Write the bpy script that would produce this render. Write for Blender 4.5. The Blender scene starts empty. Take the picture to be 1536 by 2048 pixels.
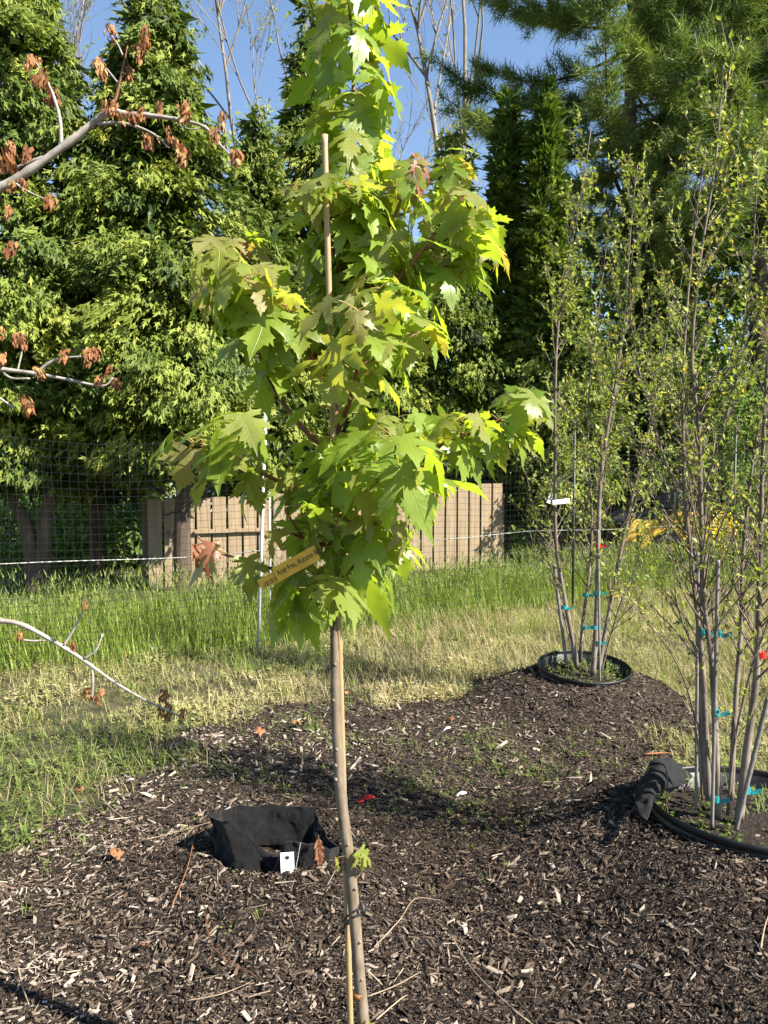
import bpy, bmesh, math, random
import numpy as np
from mathutils import Vector, Matrix, Quaternion
from mathutils.geometry import delaunay_2d_cdt

SC = bpy.context.scene
COL = SC.collection
RNG = np.random.default_rng(11)
random.seed(5)
R = math.radians

# ------------------------------------------------------------------ camera
CAM_Z = 1.5
FPX = 1539.0                       # focal length in pixels of the 1536 x 2048 picture
PITCH = math.atan(74 / FPX)        # looking slightly down: eye level falls at row 950
cam = bpy.data.cameras.new('camera')
cam.sensor_fit = 'VERTICAL'
cam.sensor_height = 24.0
cam.lens = 24.0 * FPX / 2048.0
cam.clip_start = 0.05
cam.clip_end = 2000
cam_o = bpy.data.objects.new('camera', cam)
COL.objects.link(cam_o)
cam_o.location = (0, 0, CAM_Z)
cam_o.rotation_euler = (math.pi / 2 - PITCH, 0, 0)
SC.camera = cam_o

# ------------------------------------------------------------------ sky and sun
SUN_EL = R(40)
SUN_H = Vector((0.89, -0.456)).normalized()
SUN_DIR = Vector((SUN_H.x * math.cos(SUN_EL), SUN_H.y * math.cos(SUN_EL), math.sin(SUN_EL)))
world = bpy.data.worlds.new('World')
SC.world = world
world.use_nodes = True
wn = world.node_tree
bg = wn.nodes['Background']
sky = wn.nodes.new('ShaderNodeTexSky')
sky.sky_type = 'NISHITA'
sky.sun_disc = False
sky.sun_elevation = SUN_EL
sky.sun_rotation = math.atan2(SUN_H.x, SUN_H.y)
sky.air_density = 1.0
sky.dust_density = 0.1
sky.ozone_density = 1.6
bg.inputs['Strength'].default_value = 0.07
wn.links.new(sky.outputs['Color'], bg.inputs['Color'])
sun = bpy.data.lights.new('sun', 'SUN')
sun.energy = 5.0
sun.angle = R(0.53)
sun.color = (1.0, 0.93, 0.82)
sun_o = bpy.data.objects.new('sun', sun)
COL.objects.link(sun_o)
sun_o.rotation_euler = SUN_DIR.to_track_quat('Z', 'Y').to_euler()
SC.view_settings.view_transform = 'Standard'
SC.view_settings.look = 'None'
SC.view_settings.gamma = 1.0
SC.view_settings.exposure = 1.8
SC.view_settings.use_curve_mapping = False
SC.cycles.max_bounces = 8
SC.cycles.transparent_max_bounces = 8
SC.cycles.transmission_bounces = 5
SC.cycles.diffuse_bounces = 4
SC.cycles.use_denoising = True


# ------------------------------------------------------------------ helpers
def at(u, v, y):
    """World point at depth y seen at pixel (u, v) of the 1536 x 2048 picture."""
    dx = (u - 768) / FPX
    dz = -(v - 1024) / FPX
    cp, sp = math.cos(PITCH), math.sin(PITCH)
    wy = cp + dz * sp
    wz = dz * cp - sp
    k = y / wy
    return Vector((dx * k, y, CAM_Z + wz * k))


def tag(o, label=None, cat=None, group=None, kind=None):
    if label: o['label'] = label
    if cat: o['category'] = cat
    if group: o['group'] = group
    if kind: o['kind'] = kind
    return o


def empty(name, loc, label=None, cat=None, group=None, kind=None):
    o = bpy.data.objects.new(name, None)
    o.empty_display_size = 0.1
    COL.objects.link(o)
    o.location = loc
    tag(o, label, cat, group, kind)
    return o


def link_mesh(name, me, mat=None, parent=None):
    """Vertices are in world space; a parent Empty is only moved (never turned)."""
    if mat is not None and len(me.materials) == 0:
        me.materials.append(mat)
    o = bpy.data.objects.new(name, me)
    COL.objects.link(o)
    if parent is not None:
        o.parent = parent
        p = parent
        off = Vector((0, 0, 0))
        while p is not None:
            off += Vector(p.location)
            p = p.parent
        o.location = -off
    return o


def np_mesh(name, verts, faces, smooth=False, tint=None, extra=None):
    """faces: (n, k) array with constant k."""
    verts = np.asarray(verts, dtype=np.float32)
    faces = np.asarray(faces, dtype=np.int32)
    me = bpy.data.meshes.new(name)
    n, k = faces.shape
    me.vertices.add(len(verts))
    me.vertices.foreach_set('co', verts.ravel())
    me.loops.add(n * k)
    me.loops.foreach_set('vertex_index', faces.ravel())
    me.polygons.add(n)
    me.polygons.foreach_set('loop_start', np.arange(0, n * k, k, dtype=np.int32))
    me.polygons.foreach_set('use_smooth', np.full(n, smooth))
    if tint is not None:
        a = me.attributes.new('tint', 'FLOAT', 'POINT')
        a.data.foreach_set('value', np.asarray(tint, dtype=np.float32))
    if extra is not None:
        for nm, arr in extra.items():
            a = me.attributes.new(nm, 'FLOAT', 'POINT')
            a.data.foreach_set('value', np.asarray(arr, dtype=np.float32))
    me.update()
    me.validate()
    return me


class MB:
    """Mesh builder with mixed polygons."""
    def __init__(s):
        s.v = []; s.f = []; s.m = []

    def add(s, vs, fs, mi=0):
        b = len(s.v)
        s.v += [tuple(p) for p in vs]
        s.f += [tuple(b + i for i in f) for f in fs]
        s.m += [mi] * len(fs)
        return s

    def box(s, c, size, rot=None, mi=0):
        c = Vector(c); sx, sy, sz = [d / 2 for d in size]
        vs = [Vector((x, y, z)) for z in (-sz, sz) for y in (-sy, sy) for x in (-sx, sx)]
        if rot is not None: vs = [rot @ p for p in vs]
        vs = [p + c for p in vs]
        return s.add(vs, [(0, 2, 3, 1), (4, 5, 7, 6), (0, 1, 5, 4), (2, 6, 7, 3), (0, 4, 6, 2), (1, 3, 7, 5)], mi)

    def tube(s, pts, radii, n=8, mi=0, cap=True):
        pts = [Vector(p) for p in pts]
        if not hasattr(radii, '__len__'): radii = [radii] * len(pts)
        vs = []; fs = []
        t0 = (pts[1] - pts[0]).normalized()
        ref = Vector((0, 0, 1)) if abs(t0.z) < 0.8 else Vector((1, 0, 0))
        a = t0.cross(ref).normalized()
        for i, p in enumerate(pts):
            t = (pts[min(i + 1, len(pts) - 1)] - pts[max(i - 1, 0)]).normalized()
            a = (a - t * a.dot(t))
            a = a.normalized() if a.length > 1e-6 else t.orthogonal().normalized()
            b = t.cross(a)
            for j in range(n):
                th = 2 * math.pi * j / n
                vs.append(p + (a * math.cos(th) + b * math.sin(th)) * radii[i])
        for i in range(len(pts) - 1):
            for j in range(n):
                k = (j + 1) % n
                fs.append((i * n + j, i * n + k, (i + 1) * n + k, (i + 1) * n + j))
        if cap:
            fs.append(tuple(range(n - 1, -1, -1)))
            fs.append(tuple((len(pts) - 1) * n + j for j in range(n)))
        return s.add(vs, fs, mi)

    def prism(s, poly, y0, y1, frame=None, mi=0):
        """poly in (x, z), extruded between y0 and y1."""
        n = len(poly)
        vs = [Vector((x, y0, z)) for x, z in poly] + [Vector((x, y1, z)) for x, z in poly]
        if frame is not None: vs = [frame @ p for p in vs]
        fs = [tuple(range(n)), tuple(range(2 * n - 1, n - 1, -1))]
        fs += [(i, i + n, (i + 1) % n + n, (i + 1) % n) for i in range(n)]
        return s.add(vs, fs, mi)

    def mesh(s, name, smooth=False, mats=None):
        me = bpy.data.meshes.new(name)
        me.from_pydata(s.v, [], s.f)
        if mats:
            for m in mats: me.materials.append(m)
            me.polygons.foreach_set('material_index', np.array(s.m, dtype=np.int32))
        me.polygons.foreach_set('use_smooth', np.full(len(s.f), smooth))
        me.update()
        return me

    def build(s, name, mat, parent=None, smooth=False, bevel=0.0):
        me = s.mesh(name, smooth, mat if isinstance(mat, (list, tuple)) else [mat])
        o = link_mesh(name, me, None, parent)
        if bevel:
            b = o.modifiers.new('bevel', 'BEVEL'); b.width = bevel; b.segments = 2; b.limit_method = 'ANGLE'
        return o


def catmull(pts, per=6):
    pts = [Vector(p) for p in pts]
    if len(pts) < 3:
        return [pts[0].lerp(pts[-1], i / per) for i in range(per + 1)]
    q = [pts[0] * 2 - pts[1]] + pts + [pts[-1] * 2 - pts[-2]]
    out = []
    for i in range(1, len(q) - 2):
        p0, p1, p2, p3 = q[i - 1:i + 3]
        for k in range(per):
            t = k / per
            out.append(0.5 * ((2 * p1) + (p2 - p0) * t + (2 * p0 - 5 * p1 + 4 * p2 - p3) * t * t + (3 * p1 - p0 - 3 * p2 + p3) * t ** 3))
    out.append(pts[-1])
    return out


def lin(a, b, n):
    return [a + (b - a) * i / (n - 1) for i in range(n)]


def norm(a):
    return a / np.maximum(np.linalg.norm(a, axis=-1, keepdims=True), 1e-9)


def frames(axis, nrm):
    """axis -> local Y, nrm -> local Z (made perpendicular). Rows of the result are the local axes."""
    y = norm(axis)
    z = norm(nrm - y * np.sum(nrm * y, -1, keepdims=True))
    x = np.cross(y, z)
    return np.stack([x, y, z], axis=1)


def stamp(tv, tf, M, P, S):
    """Copies of a template (tv, tf) with frames M (n,3,3), places P and sizes S (n,) or (n,3)."""
    tv = np.asarray(tv, float); tf = np.asarray(tf, int)
    S = np.asarray(S, float)
    if S.ndim == 1: S = np.repeat(S[:, None], 3, 1)
    n, nv = len(P), len(tv)
    loc = tv[None] * S[:, None, :]
    V = np.einsum('nvk,nkc->nvc', loc, M) + P[:, None, :]
    F = tf[None] + (np.arange(n) * nv)[:, None, None]
    return V.reshape(-1, 3), F.reshape(-1, tf.shape[1])


def stamp_obj(name, parts, mat, parent=None, smooth=False):
    """parts: list of (V, F, tint per vertex) with the same polygon size."""
    vs, fs, ts = [], [], []; b = 0
    for V, F, T in parts:
        vs.append(V); fs.append(F + b); ts.append(T); b += len(V)
    me = np_mesh(name, np.concatenate(vs), np.concatenate(fs), smooth, np.concatenate(ts))
    return link_mesh(name, me, mat, parent)


def sines(x, y, seed, scale, n=7):
    r = np.random.default_rng(seed)
    out = 0
    for i in range(n):
        a = r.uniform(0, 2 * math.pi); f = scale * r.uniform(0.6, 1.7); p = r.uniform(0, 6.28)
        out = out + np.sin((x * math.cos(a) + y * math.sin(a)) * f + p)
    return out / n ** 0.5 / 1.2


# ------------------------------------------------------------------ materials
def new_mat(name):
    m = bpy.data.materials.new(name)
    m.use_nodes = True
    nt = m.node_tree
    return m, nt, nt.nodes['Principled BSDF'], nt.nodes['Material Output']


def ramp(nt, stops):
    r = nt.nodes.new('ShaderNodeValToRGB')
    el = r.color_ramp.elements
    while len(el) < len(stops): el.new(0.5)
    for e, (p, c) in zip(el, stops):
        e.position = p; e.color = (*c, 1)
    return r


def noise_mat(name, stops, scale=20, detail=6, rough=0.8, bump=0.0, stretch=(1, 1, 1), bdist=0.01, spec=0.3, metal=0.0, coord='Object', distortion=0.0):
    m, nt, b, out = new_mat(name)
    tc = nt.nodes.new('ShaderNodeTexCoord')
    mp = nt.nodes.new('ShaderNodeMapping'); mp.inputs['Scale'].default_value = stretch
    nt.links.new(tc.outputs[coord], mp.inputs['Vector'])
    n = nt.nodes.new('ShaderNodeTexNoise')
    n.inputs['Scale'].default_value = scale; n.inputs['Detail'].default_value = detail; n.inputs['Roughness'].default_value = 0.65
    n.inputs['Distortion'].default_value = distortion
    nt.links.new(mp.outputs['Vector'], n.inputs['Vector'])
    r = ramp(nt, stops)
    nt.links.new(n.outputs['Fac'], r.inputs['Fac'])
    nt.links.new(r.outputs['Color'], b.inputs['Base Color'])
    b.inputs['Roughness'].default_value = rough
    b.inputs['Specular IOR Level'].default_value = spec
    b.inputs['Metallic'].default_value = metal
    if bump:
        bp = nt.nodes.new('ShaderNodeBump'); bp.inputs['Strength'].default_value = bump; bp.inputs['Distance'].default_value = bdist
        nt.links.new(n.outputs['Fac'], bp.inputs['Height'])
        nt.links.new(bp.outputs['Normal'], b.inputs['Normal'])
    return m


def plain_mat(name, c, rough=0.6, metal=0.0, spec=0.4):
    d = tuple(x * 0.82 for x in c); e = tuple(min(1, x * 1.15) for x in c)
    return noise_mat(name, [(0.35, d), (0.65, e)], scale=35, rough=rough, metal=metal, spec=spec)


def tint_mat(name, stops, rough=0.7, trans=0.0, spec=0.25, trans_gain=(1.6, 1.7, 0.9)):
    """Colour from each piece's own random 'tint'; leaves also let light through."""
    m, nt, b, out = new_mat(name)
    a = nt.nodes.new('ShaderNodeAttribute'); a.attribute_name = 'tint'
    r = ramp(nt, stops)
    nt.links.new(a.outputs['Fac'], r.inputs['Fac'])
    nt.links.new(r.outputs['Color'], b.inputs['Base Color'])
    b.inputs['Roughness'].default_value = rough
    b.inputs['Specular IOR Level'].default_value = spec
    if trans:
        t = nt.nodes.new('ShaderNodeBsdfTranslucent')
        g = nt.nodes.new('ShaderNodeMix'); g.data_type = 'RGBA'; g.blend_type = 'MULTIPLY'; g.inputs['Factor'].default_value = 1
        g.clamp_result = False
        nt.links.new(r.outputs['Color'], g.inputs['A']); g.inputs['B'].default_value = (*trans_gain, 1)
        nt.links.new(g.outputs['Result'], t.inputs['Color'])
        mx = nt.nodes.new('ShaderNodeMixShader'); mx.inputs['Fac'].default_value = trans
        nt.links.new(b.outputs['BSDF'], mx.inputs[1]); nt.links.new(t.outputs['BSDF'], mx.inputs[2])
        nt.links.new(mx.outputs['Shader'], out.inputs['Surface'])
    return m


def maple_leaf_mat(name, blade, blade2, vein, trans_col, trans=0.45):
    m, nt, b, out = new_mat(name)
    N, L = nt.nodes, nt.links
    uv = N.new('ShaderNodeUVMap'); uv.uv_map = 'leaf'
    sx = N.new('ShaderNodeSeparateXYZ'); L.new(uv.outputs['UV'], sx.inputs[0])

    def mth(op, a, c=None, clamp=False):
        n = N.new('ShaderNodeMath'); n.operation = op; n.use_clamp = clamp
        for i, s in enumerate((a, c)):
            if s is None: continue
            if isinstance(s, (int, float)): n.inputs[i].default_value = s
            else: L.new(s, n.inputs[i])
        return n.outputs[0]
    ax = mth('ABSOLUTE', sx.outputs['X']); y = sx.outputs['Y']
    best = None
    for ang, wid in ((0, 0.0075), (46, 0.006), (88, 0.005)):
        s_, c_ = math.sin(R(ang)), math.cos(R(ang))
        along = mth('ADD', mth('MULTIPLY', ax, s_), mth('MULTIPLY', y, c_))
        across = mth('ABSOLUTE', mth('SUBTRACT', mth('MULTIPLY', ax, c_), mth('MULTIPLY', y, s_)))
        line = mth('SUBTRACT', 1.0, mth('DIVIDE', across, wid), True)
        line = mth('MULTIPLY', line, mth('GREATER_THAN', along, 0.0))
        # side veins: chevrons leaving the main vein
        chev = mth('FRACT', mth('MULTIPLY', mth('SUBTRACT', along, mth('MULTIPLY', across, 1.0)), 9.0))
        chev = mth('ABSOLUTE', mth('SUBTRACT', chev, 0.5))
        chev = mth('SUBTRACT', 1.0, mth('DIVIDE', chev, 0.055), True)
        near = mth('SUBTRACT', 1.0, mth('DIVIDE', across, 0.16), True)
        chev = mth('MULTIPLY', mth('MULTIPLY', chev, near), 0.55)
        line = mth('MAXIMUM', line, chev)
        best = line if best is None else mth('MAXIMUM', best, line)
    oi = N.new('ShaderNodeObjectInfo')
    nz = N.new('ShaderNodeTexNoise'); nz.inputs['Scale'].default_value = 5; nz.inputs['Detail'].default_value = 5
    nz.noise_dimensions = '4D'
    L.new(uv.outputs['UV'], nz.inputs['Vector'])
    L.new(mth('MULTIPLY', oi.outputs['Random'], 40.0), nz.inputs['W'])
    fac = mth('ADD', mth('MULTIPLY', oi.outputs['Random'], 0.7), mth('MULTIPLY', mth('SUBTRACT', nz.outputs['Fac'], 0.5), 1.1), True)
    mx = N.new('ShaderNodeMix'); mx.data_type = 'RGBA'
    L.new(fac, mx.inputs['Factor']); mx.inputs['A'].default_value = (*blade, 1); mx.inputs['B'].default_value = (*blade2, 1)
    mv = N.new('ShaderNodeMix'); mv.data_type = 'RGBA'
    L.new(mth('MULTIPLY', best, 0.6), mv.inputs['Factor']); L.new(mx.outputs['Result'], mv.inputs['A']); mv.inputs['B'].default_value = (*vein, 1)
    L.new(mv.outputs['Result'], b.inputs['Base Color'])
    b.inputs['Roughness'].default_value = 0.42
    b.inputs['Specular IOR Level'].default_value = 0.5
    bp = N.new('ShaderNodeBump'); bp.inputs['Strength'].default_value = 0.5; bp.inputs['Distance'].default_value = 0.003
    hh = mth('SUBTRACT', mth('MULTIPLY', nz.outputs['Fac'], 0.7), best)
    L.new(hh, bp.inputs['Height']); L.new(bp.outputs['Normal'], b.inputs['Normal'])
    t = N.new('ShaderNodeBsdfTranslucent')
    tm = N.new('ShaderNodeMix'); tm.data_type = 'RGBA'
    L.new(mth('MULTIPLY', fac, 0.5), tm.inputs['Factor']); tm.inputs['A'].default_value = (*trans_col, 1); tm.inputs['B'].default_value = (*[x * 1.5 for x in blade2], 1)
    L.new(tm.outputs['Result'], t.inputs['Color'])
    ms = N.new('ShaderNodeMixShader'); ms.inputs['Fac'].default_value = trans
    L.new(b.outputs['BSDF'], ms.inputs[1]); L.new(t.outputs['BSDF'], ms.inputs[2])
    L.new(ms.outputs['Shader'], out.inputs['Surface'])
    return m


M = {}
M['soil'] = noise_mat('soil', [(0.3, (0.008, 0.006, 0.005)), (0.5, (0.022, 0.016, 0.012)), (0.62, (0.05, 0.036, 0.026)), (0.75, (0.12, 0.092, 0.07))], scale=95, detail=12, rough=0.95, bump=1.0, bdist=0.02)
M['turf'] = noise_mat('turf', [(0.3, (0.015, 0.018, 0.007)), (0.5, (0.04, 0.04, 0.016)), (0.7, (0.10, 0.08, 0.042))], scale=9, detail=12, rough=0.95, bump=0.8, bdist=0.02)
M['chips'] = tint_mat('wood_chips', [(0.0, (0.010, 0.007, 0.005)), (0.38, (0.034, 0.023, 0.016)), (0.62, (0.088, 0.061, 0.042)), (0.80, (0.155, 0.117, 0.086)), (0.94, (0.235, 0.192, 0.152)), (1.0, (0.32, 0.27, 0.215))], rough=0.85)
M['maple_bark'] = noise_mat('maple_bark', [(0.3, (0.065, 0.048, 0.032)), (0.48, (0.135, 0.104, 0.072)), (0.7, (0.205, 0.165, 0.122))], scale=60, detail=8, rough=0.75, bump=0.35, bdist=0.003, stretch=(1, 1, 0.35))
M['twig_bark'] = noise_mat('twig_bark', [(0.3, (0.10, 0.04, 0.022)), (0.7, (0.20, 0.085, 0.045))], scale=60, rough=0.5, bump=0.2, bdist=0.002)
M['petiole'] = noise_mat('petiole', [(0.3, (0.26, 0.16, 0.06)), (0.7, (0.34, 0.28, 0.08))], scale=20, rough=0.5)
M['leaf_green'] = maple_leaf_mat('leaf_green', (0.130, 0.210, 0.018), (0.215, 0.280, 0.036), (0.30, 0.37, 0.11), (0.47, 0.62, 0.028))
M['leaf_pale'] = maple_leaf_mat('leaf_pale', (0.165, 0.215, 0.036), (0.215, 0.22, 0.05), (0.36, 0.37, 0.14), (0.50, 0.52, 0.04))
M['leaf_bronze'] = maple_leaf_mat('leaf_bronze', (0.185, 0.21, 0.05), (0.25, 0.19, 0.065), (0.36, 0.34, 0.13), (0.48, 0.40, 0.04))
M['leaf_red'] = maple_leaf_mat('leaf_red', (0.26, 0.10, 0.05), (0.34, 0.12, 0.07), (0.36, 0.24, 0.12), (0.42, 0.17, 0.05))
M['bamboo'] = noise_mat('bamboo', [(0.3, (0.25, 0.175, 0.085)), (0.7, (0.38, 0.275, 0.145))], scale=14, rough=0.5, stretch=(1, 1, 0.15), spec=0.4)
M['tie'] = plain_mat('rubber_tie', (0.045, 0.045, 0.045), 0.7)
M['tape_orange'] = plain_mat('tape_orange', (0.28, 0.11, 0.035), 0.6)
M['tag_yellow'] = plain_mat('tag_yellow', (0.56, 0.32, 0.03), 0.45)
M['print'] = plain_mat('print_black', (0.015, 0.015, 0.015), 0.6)
M['print_grey'] = plain_mat('print_grey', (0.30, 0.30, 0.30), 0.6)
M['tag_white'] = plain_mat('tag_white', (0.74, 0.74, 0.74), 0.4)
M['felt'] = noise_mat('felt', [(0.35, (0.0012, 0.0012, 0.0013)), (0.65, (0.010, 0.0101, 0.0105))], scale=420, detail=4, rough=0.95, bump=0.6, bdist=0.003, spec=0.15)
M['felt'].node_tree.nodes['Principled BSDF'].inputs['Sheen Weight'].default_value = 0.08
M['cloth'] = noise_mat('weed_cloth', [(0.3, (0.005, 0.005, 0.0055)), (0.7, (0.016, 0.016, 0.017))], scale=300, detail=3, rough=0.85, bump=0.4, bdist=0.002, spec=0.2)
M['thread'] = plain_mat('thread', (0.5, 0.5, 0.48), 0.8)
M['pot'] = noise_mat('pot_plastic', [(0.35, (0.003, 0.0033, 0.0038)), (0.7, (0.011, 0.0115, 0.0125))], scale=25, rough=0.45, spec=0.3, bump=0.1, bdist=0.003)
M['birch_bark'] = noise_mat('birch_bark', [(0.3, (0.055, 0.042, 0.032)), (0.5, (0.145, 0.118, 0.093)), (0.72, (0.25, 0.212, 0.172))], scale=22, detail=8, rough=0.8, bump=0.3, bdist=0.003, stretch=(1, 1, 0.45))
M['birch_twig'] = noise_mat('birch_twig', [(0.3, (0.075, 0.056, 0.042)), (0.7, (0.17, 0.132, 0.10))], scale=30, rough=0.7)
M['grey_stake'] = noise_mat('grey_stake', [(0.3, (0.10, 0.088, 0.078)), (0.7, (0.20, 0.18, 0.16))], scale=18, rough=0.7, stretch=(1, 1, 0.2))
M['tape_teal'] = plain_mat('tape_teal', (0.01, 0.21, 0.22), 0.5)
M['tape_red'] = plain_mat('tape_red', (0.60, 0.025, 0.015), 0.45)
M['birch_leaf'] = tint_mat('birch_leaf', [(0.0, (0.12, 0.17, 0.03)), (0.5, (0.23, 0.27, 0.05)), (0.85, (0.34, 0.35, 0.07)), (1.0, (0.45, 0.32, 0.05))], rough=0.5, trans=0.35, spec=0.35)
M['pale_bark'] = noise_mat('pale_bark', [(0.3, (0.17, 0.15, 0.13)), (0.7, (0.36, 0.325, 0.29))], scale=30, rough=0.75, bump=0.25, bdist=0.003)
M['dead_leaf'] = tint_mat('dead_leaf', [(0.0, (0.17, 0.068, 0.03)), (0.5, (0.30, 0.14, 0.062)), (1.0, (0.40, 0.25, 0.10))], rough=0.75, trans=0.25, trans_gain=(1.3, 1.0, 0.8))
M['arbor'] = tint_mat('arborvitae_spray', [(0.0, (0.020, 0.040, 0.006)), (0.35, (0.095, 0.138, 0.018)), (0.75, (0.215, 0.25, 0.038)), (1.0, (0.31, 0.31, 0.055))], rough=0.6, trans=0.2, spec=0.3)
M['emerald'] = tint_mat('emerald_spray', [(0.0, (0.045, 0.08, 0.011)), (0.5, (0.125, 0.175, 0.022)), (1.0, (0.23, 0.25, 0.042))], rough=0.6, trans=0.25)
M['pine'] = tint_mat('pine_needle', [(0.0, (0.06, 0.10, 0.026)), (0.5, (0.125, 0.18, 0.038)), (1.0, (0.22, 0.26, 0.052))], rough=0.6, trans=0.2)
M['shrub'] = tint_mat('shrub_leaf', [(0.0, (0.045, 0.09, 0.018)), (0.5, (0.10, 0.17, 0.035)), (1.0, (0.19, 0.25, 0.06))], rough=0.55, trans=0.35)
M['dark_bark'] = noise_mat('dark_bark', [(0.3, (0.035, 0.024, 0.018)), (0.7, (0.12, 0.085, 0.06))], scale=9, rough=0.9, bump=0.8, bdist=0.03, stretch=(1, 1, 0.2))
M['grey_bark'] = noise_mat('grey_bark', [(0.3, (0.10, 0.085, 0.07)), (0.7, (0.24, 0.21, 0.175))], scale=6, rough=0.9, bump=0.6, bdist=0.03, stretch=(1, 1, 0.25))
M['grass'] = tint_mat('grass_blade', [(0.0, (0.06, 0.11, 0.018)), (0.5, (0.175, 0.245, 0.038)), (0.85, (0.27, 0.30, 0.065)), (1.0, (0.30, 0.25, 0.12))], rough=0.5, trans=0.35)
M['straw'] = tint_mat('straw', [(0.0, (0.14, 0.15, 0.05)), (0.5, (0.28, 0.24, 0.11)), (1.0, (0.46, 0.37, 0.21))], rough=0.7, trans=0.25, trans_gain=(1.2, 1.2, 0.9))
M['weed'] = tint_mat('weed_leaf', [(0.0, (0.07, 0.11, 0.022)), (0.45, (0.155, 0.19, 0.05)), (0.8, (0.29, 0.275, 0.115)), (1.0, (0.38, 0.32, 0.18))], rough=0.6, trans=0.3)
M['flower'] = tint_mat('flower', [(0.0, (0.5, 0.36, 0.01)), (1.0, (0.75, 0.58, 0.02))], rough=0.6, trans=0.2)
M['tan_board'] = noise_mat('tan_board', [(0.3, (0.165, 0.122, 0.074)), (0.7, (0.26, 0.195, 0.122))], scale=6, rough=0.75, stretch=(3, 3, 0.3), bump=0.15, bdist=0.004)
M['brown_board'] = noise_mat('brown_board', [(0.3, (0.075, 0.05, 0.035)), (0.7, (0.14, 0.095, 0.065))], scale=6, rough=0.8, stretch=(3, 3, 0.3))
M['net'] = plain_mat('net_plastic', (0.012, 0.012, 0.013), 0.25, spec=0.7)
M['rope'] = noise_mat('rope', [(0.45, (0.14, 0.14, 0.135)), (0.55, (0.42, 0.42, 0.41))], scale=60, rough=0.6, detail=1)
M['galv'] = noise_mat('galvanised', [(0.3, (0.36, 0.37, 0.38)), (0.7, (0.55, 0.56, 0.57))], scale=20, rough=0.45, spec=0.5)
M['yellow_paint'] = noise_mat('yellow_paint', [(0.3, (0.62, 0.36, 0.035)), (0.7, (0.74, 0.47, 0.06))], scale=6, rough=0.42, spec=0.5)
M['tyre'] = plain_mat('tyre', (0.07, 0.066, 0.06), 0.85)
M['black_vinyl'] = plain_mat('black_vinyl', (0.02, 0.02, 0.022), 0.45)
M['dark_steel'] = plain_mat('dark_steel', (0.06, 0.06, 0.06), 0.5, metal=0.6)
M['siding'] = plain_mat('siding', (0.46, 0.50, 0.46), 0.7)
M['roofing'] = noise_mat('roofing', [(0.3, (0.07, 0.07, 0.072)), (0.7, (0.13, 0.13, 0.135))], scale=30, rough=0.9)
M['glass'] = plain_mat('window_glass', (0.03, 0.04, 0.05), 0.08, spec=0.6)
M['white_trim'] = plain_mat('white_trim', (0.7, 0.7, 0.68), 0.5)
M['litter_leaf'] = noise_mat('litter_leaf', [(0.3, (0.12, 0.05, 0.022)), (0.7, (0.30, 0.125, 0.05))], scale=30, rough=0.7)
M['straw_twig'] = noise_mat('straw_twig', [(0.3, (0.16, 0.115, 0.075)), (0.7, (0.34, 0.26, 0.18))], scale=25, rough=0.8)
M['hose'] = plain_mat('black_pipe', (0.02, 0.02, 0.025), 0.4)

# shredded fines between the larger chips: small cells, each with its own wood tone
m_, nt_, b_, o_ = new_mat('mulch_fines')
tc_ = nt_.nodes.new('ShaderNodeTexCoord'); mpn = nt_.nodes.new('ShaderNodeMapping'); mpn.inputs['Scale'].default_value = (1, 1.6, 1)
nzw = nt_.nodes.new('ShaderNodeTexNoise'); nzw.inputs['Scale'].default_value = 14; nzw.inputs['Detail'].default_value = 4
mxv = nt_.nodes.new('ShaderNodeMix'); mxv.data_type = 'VECTOR'; mxv.inputs['Factor'].default_value = .06
nt_.links.new(tc_.outputs['Object'], mpn.inputs['Vector']); nt_.links.new(tc_.outputs['Object'], nzw.inputs['Vector'])
nt_.links.new(mpn.outputs['Vector'], mxv.inputs[4]); nt_.links.new(nzw.outputs['Color'], mxv.inputs[5])
vo = nt_.nodes.new('ShaderNodeTexVoronoi'); vo.inputs['Scale'].default_value = 120
nt_.links.new(mxv.outputs[1], vo.inputs['Vector'])
sep = nt_.nodes.new('ShaderNodeSeparateColor'); nt_.links.new(vo.outputs['Color'], sep.inputs['Color'])
rp = ramp(nt_, [(0.0, (0.008, 0.006, 0.005)), (0.45, (0.020, 0.015, 0.011)), (0.75, (0.052, 0.038, 0.028)), (0.93, (0.11, 0.085, 0.065)), (1.0, (0.20, 0.165, 0.13))])
nt_.links.new(sep.outputs['Red'], rp.inputs['Fac']); nt_.links.new(rp.outputs['Color'], b_.inputs['Base Color'])
bpn = nt_.nodes.new('ShaderNodeBump'); bpn.inputs['Strength'].default_value = 1.0; bpn.inputs['Distance'].default_value = .008; bpn.invert = True
nt_.links.new(vo.outputs['Distance'], bpn.inputs['Height']); nt_.links.new(bpn.outputs['Normal'], b_.inputs['Normal'])
b_.inputs['Roughness'].default_value = .95; b_.inputs['Specular IOR Level'].default_value = .15
M['mulch_fines'] = m_

# ------------------------------------------------------------------ ground
FAR_POT = Vector((1.285, 4.95)); NEAR_POT = Vector((1.335, 2.78)); BAG = Vector((-0.385, 2.76)); MAPLE = Vector((-0.045, 1.65))


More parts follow.
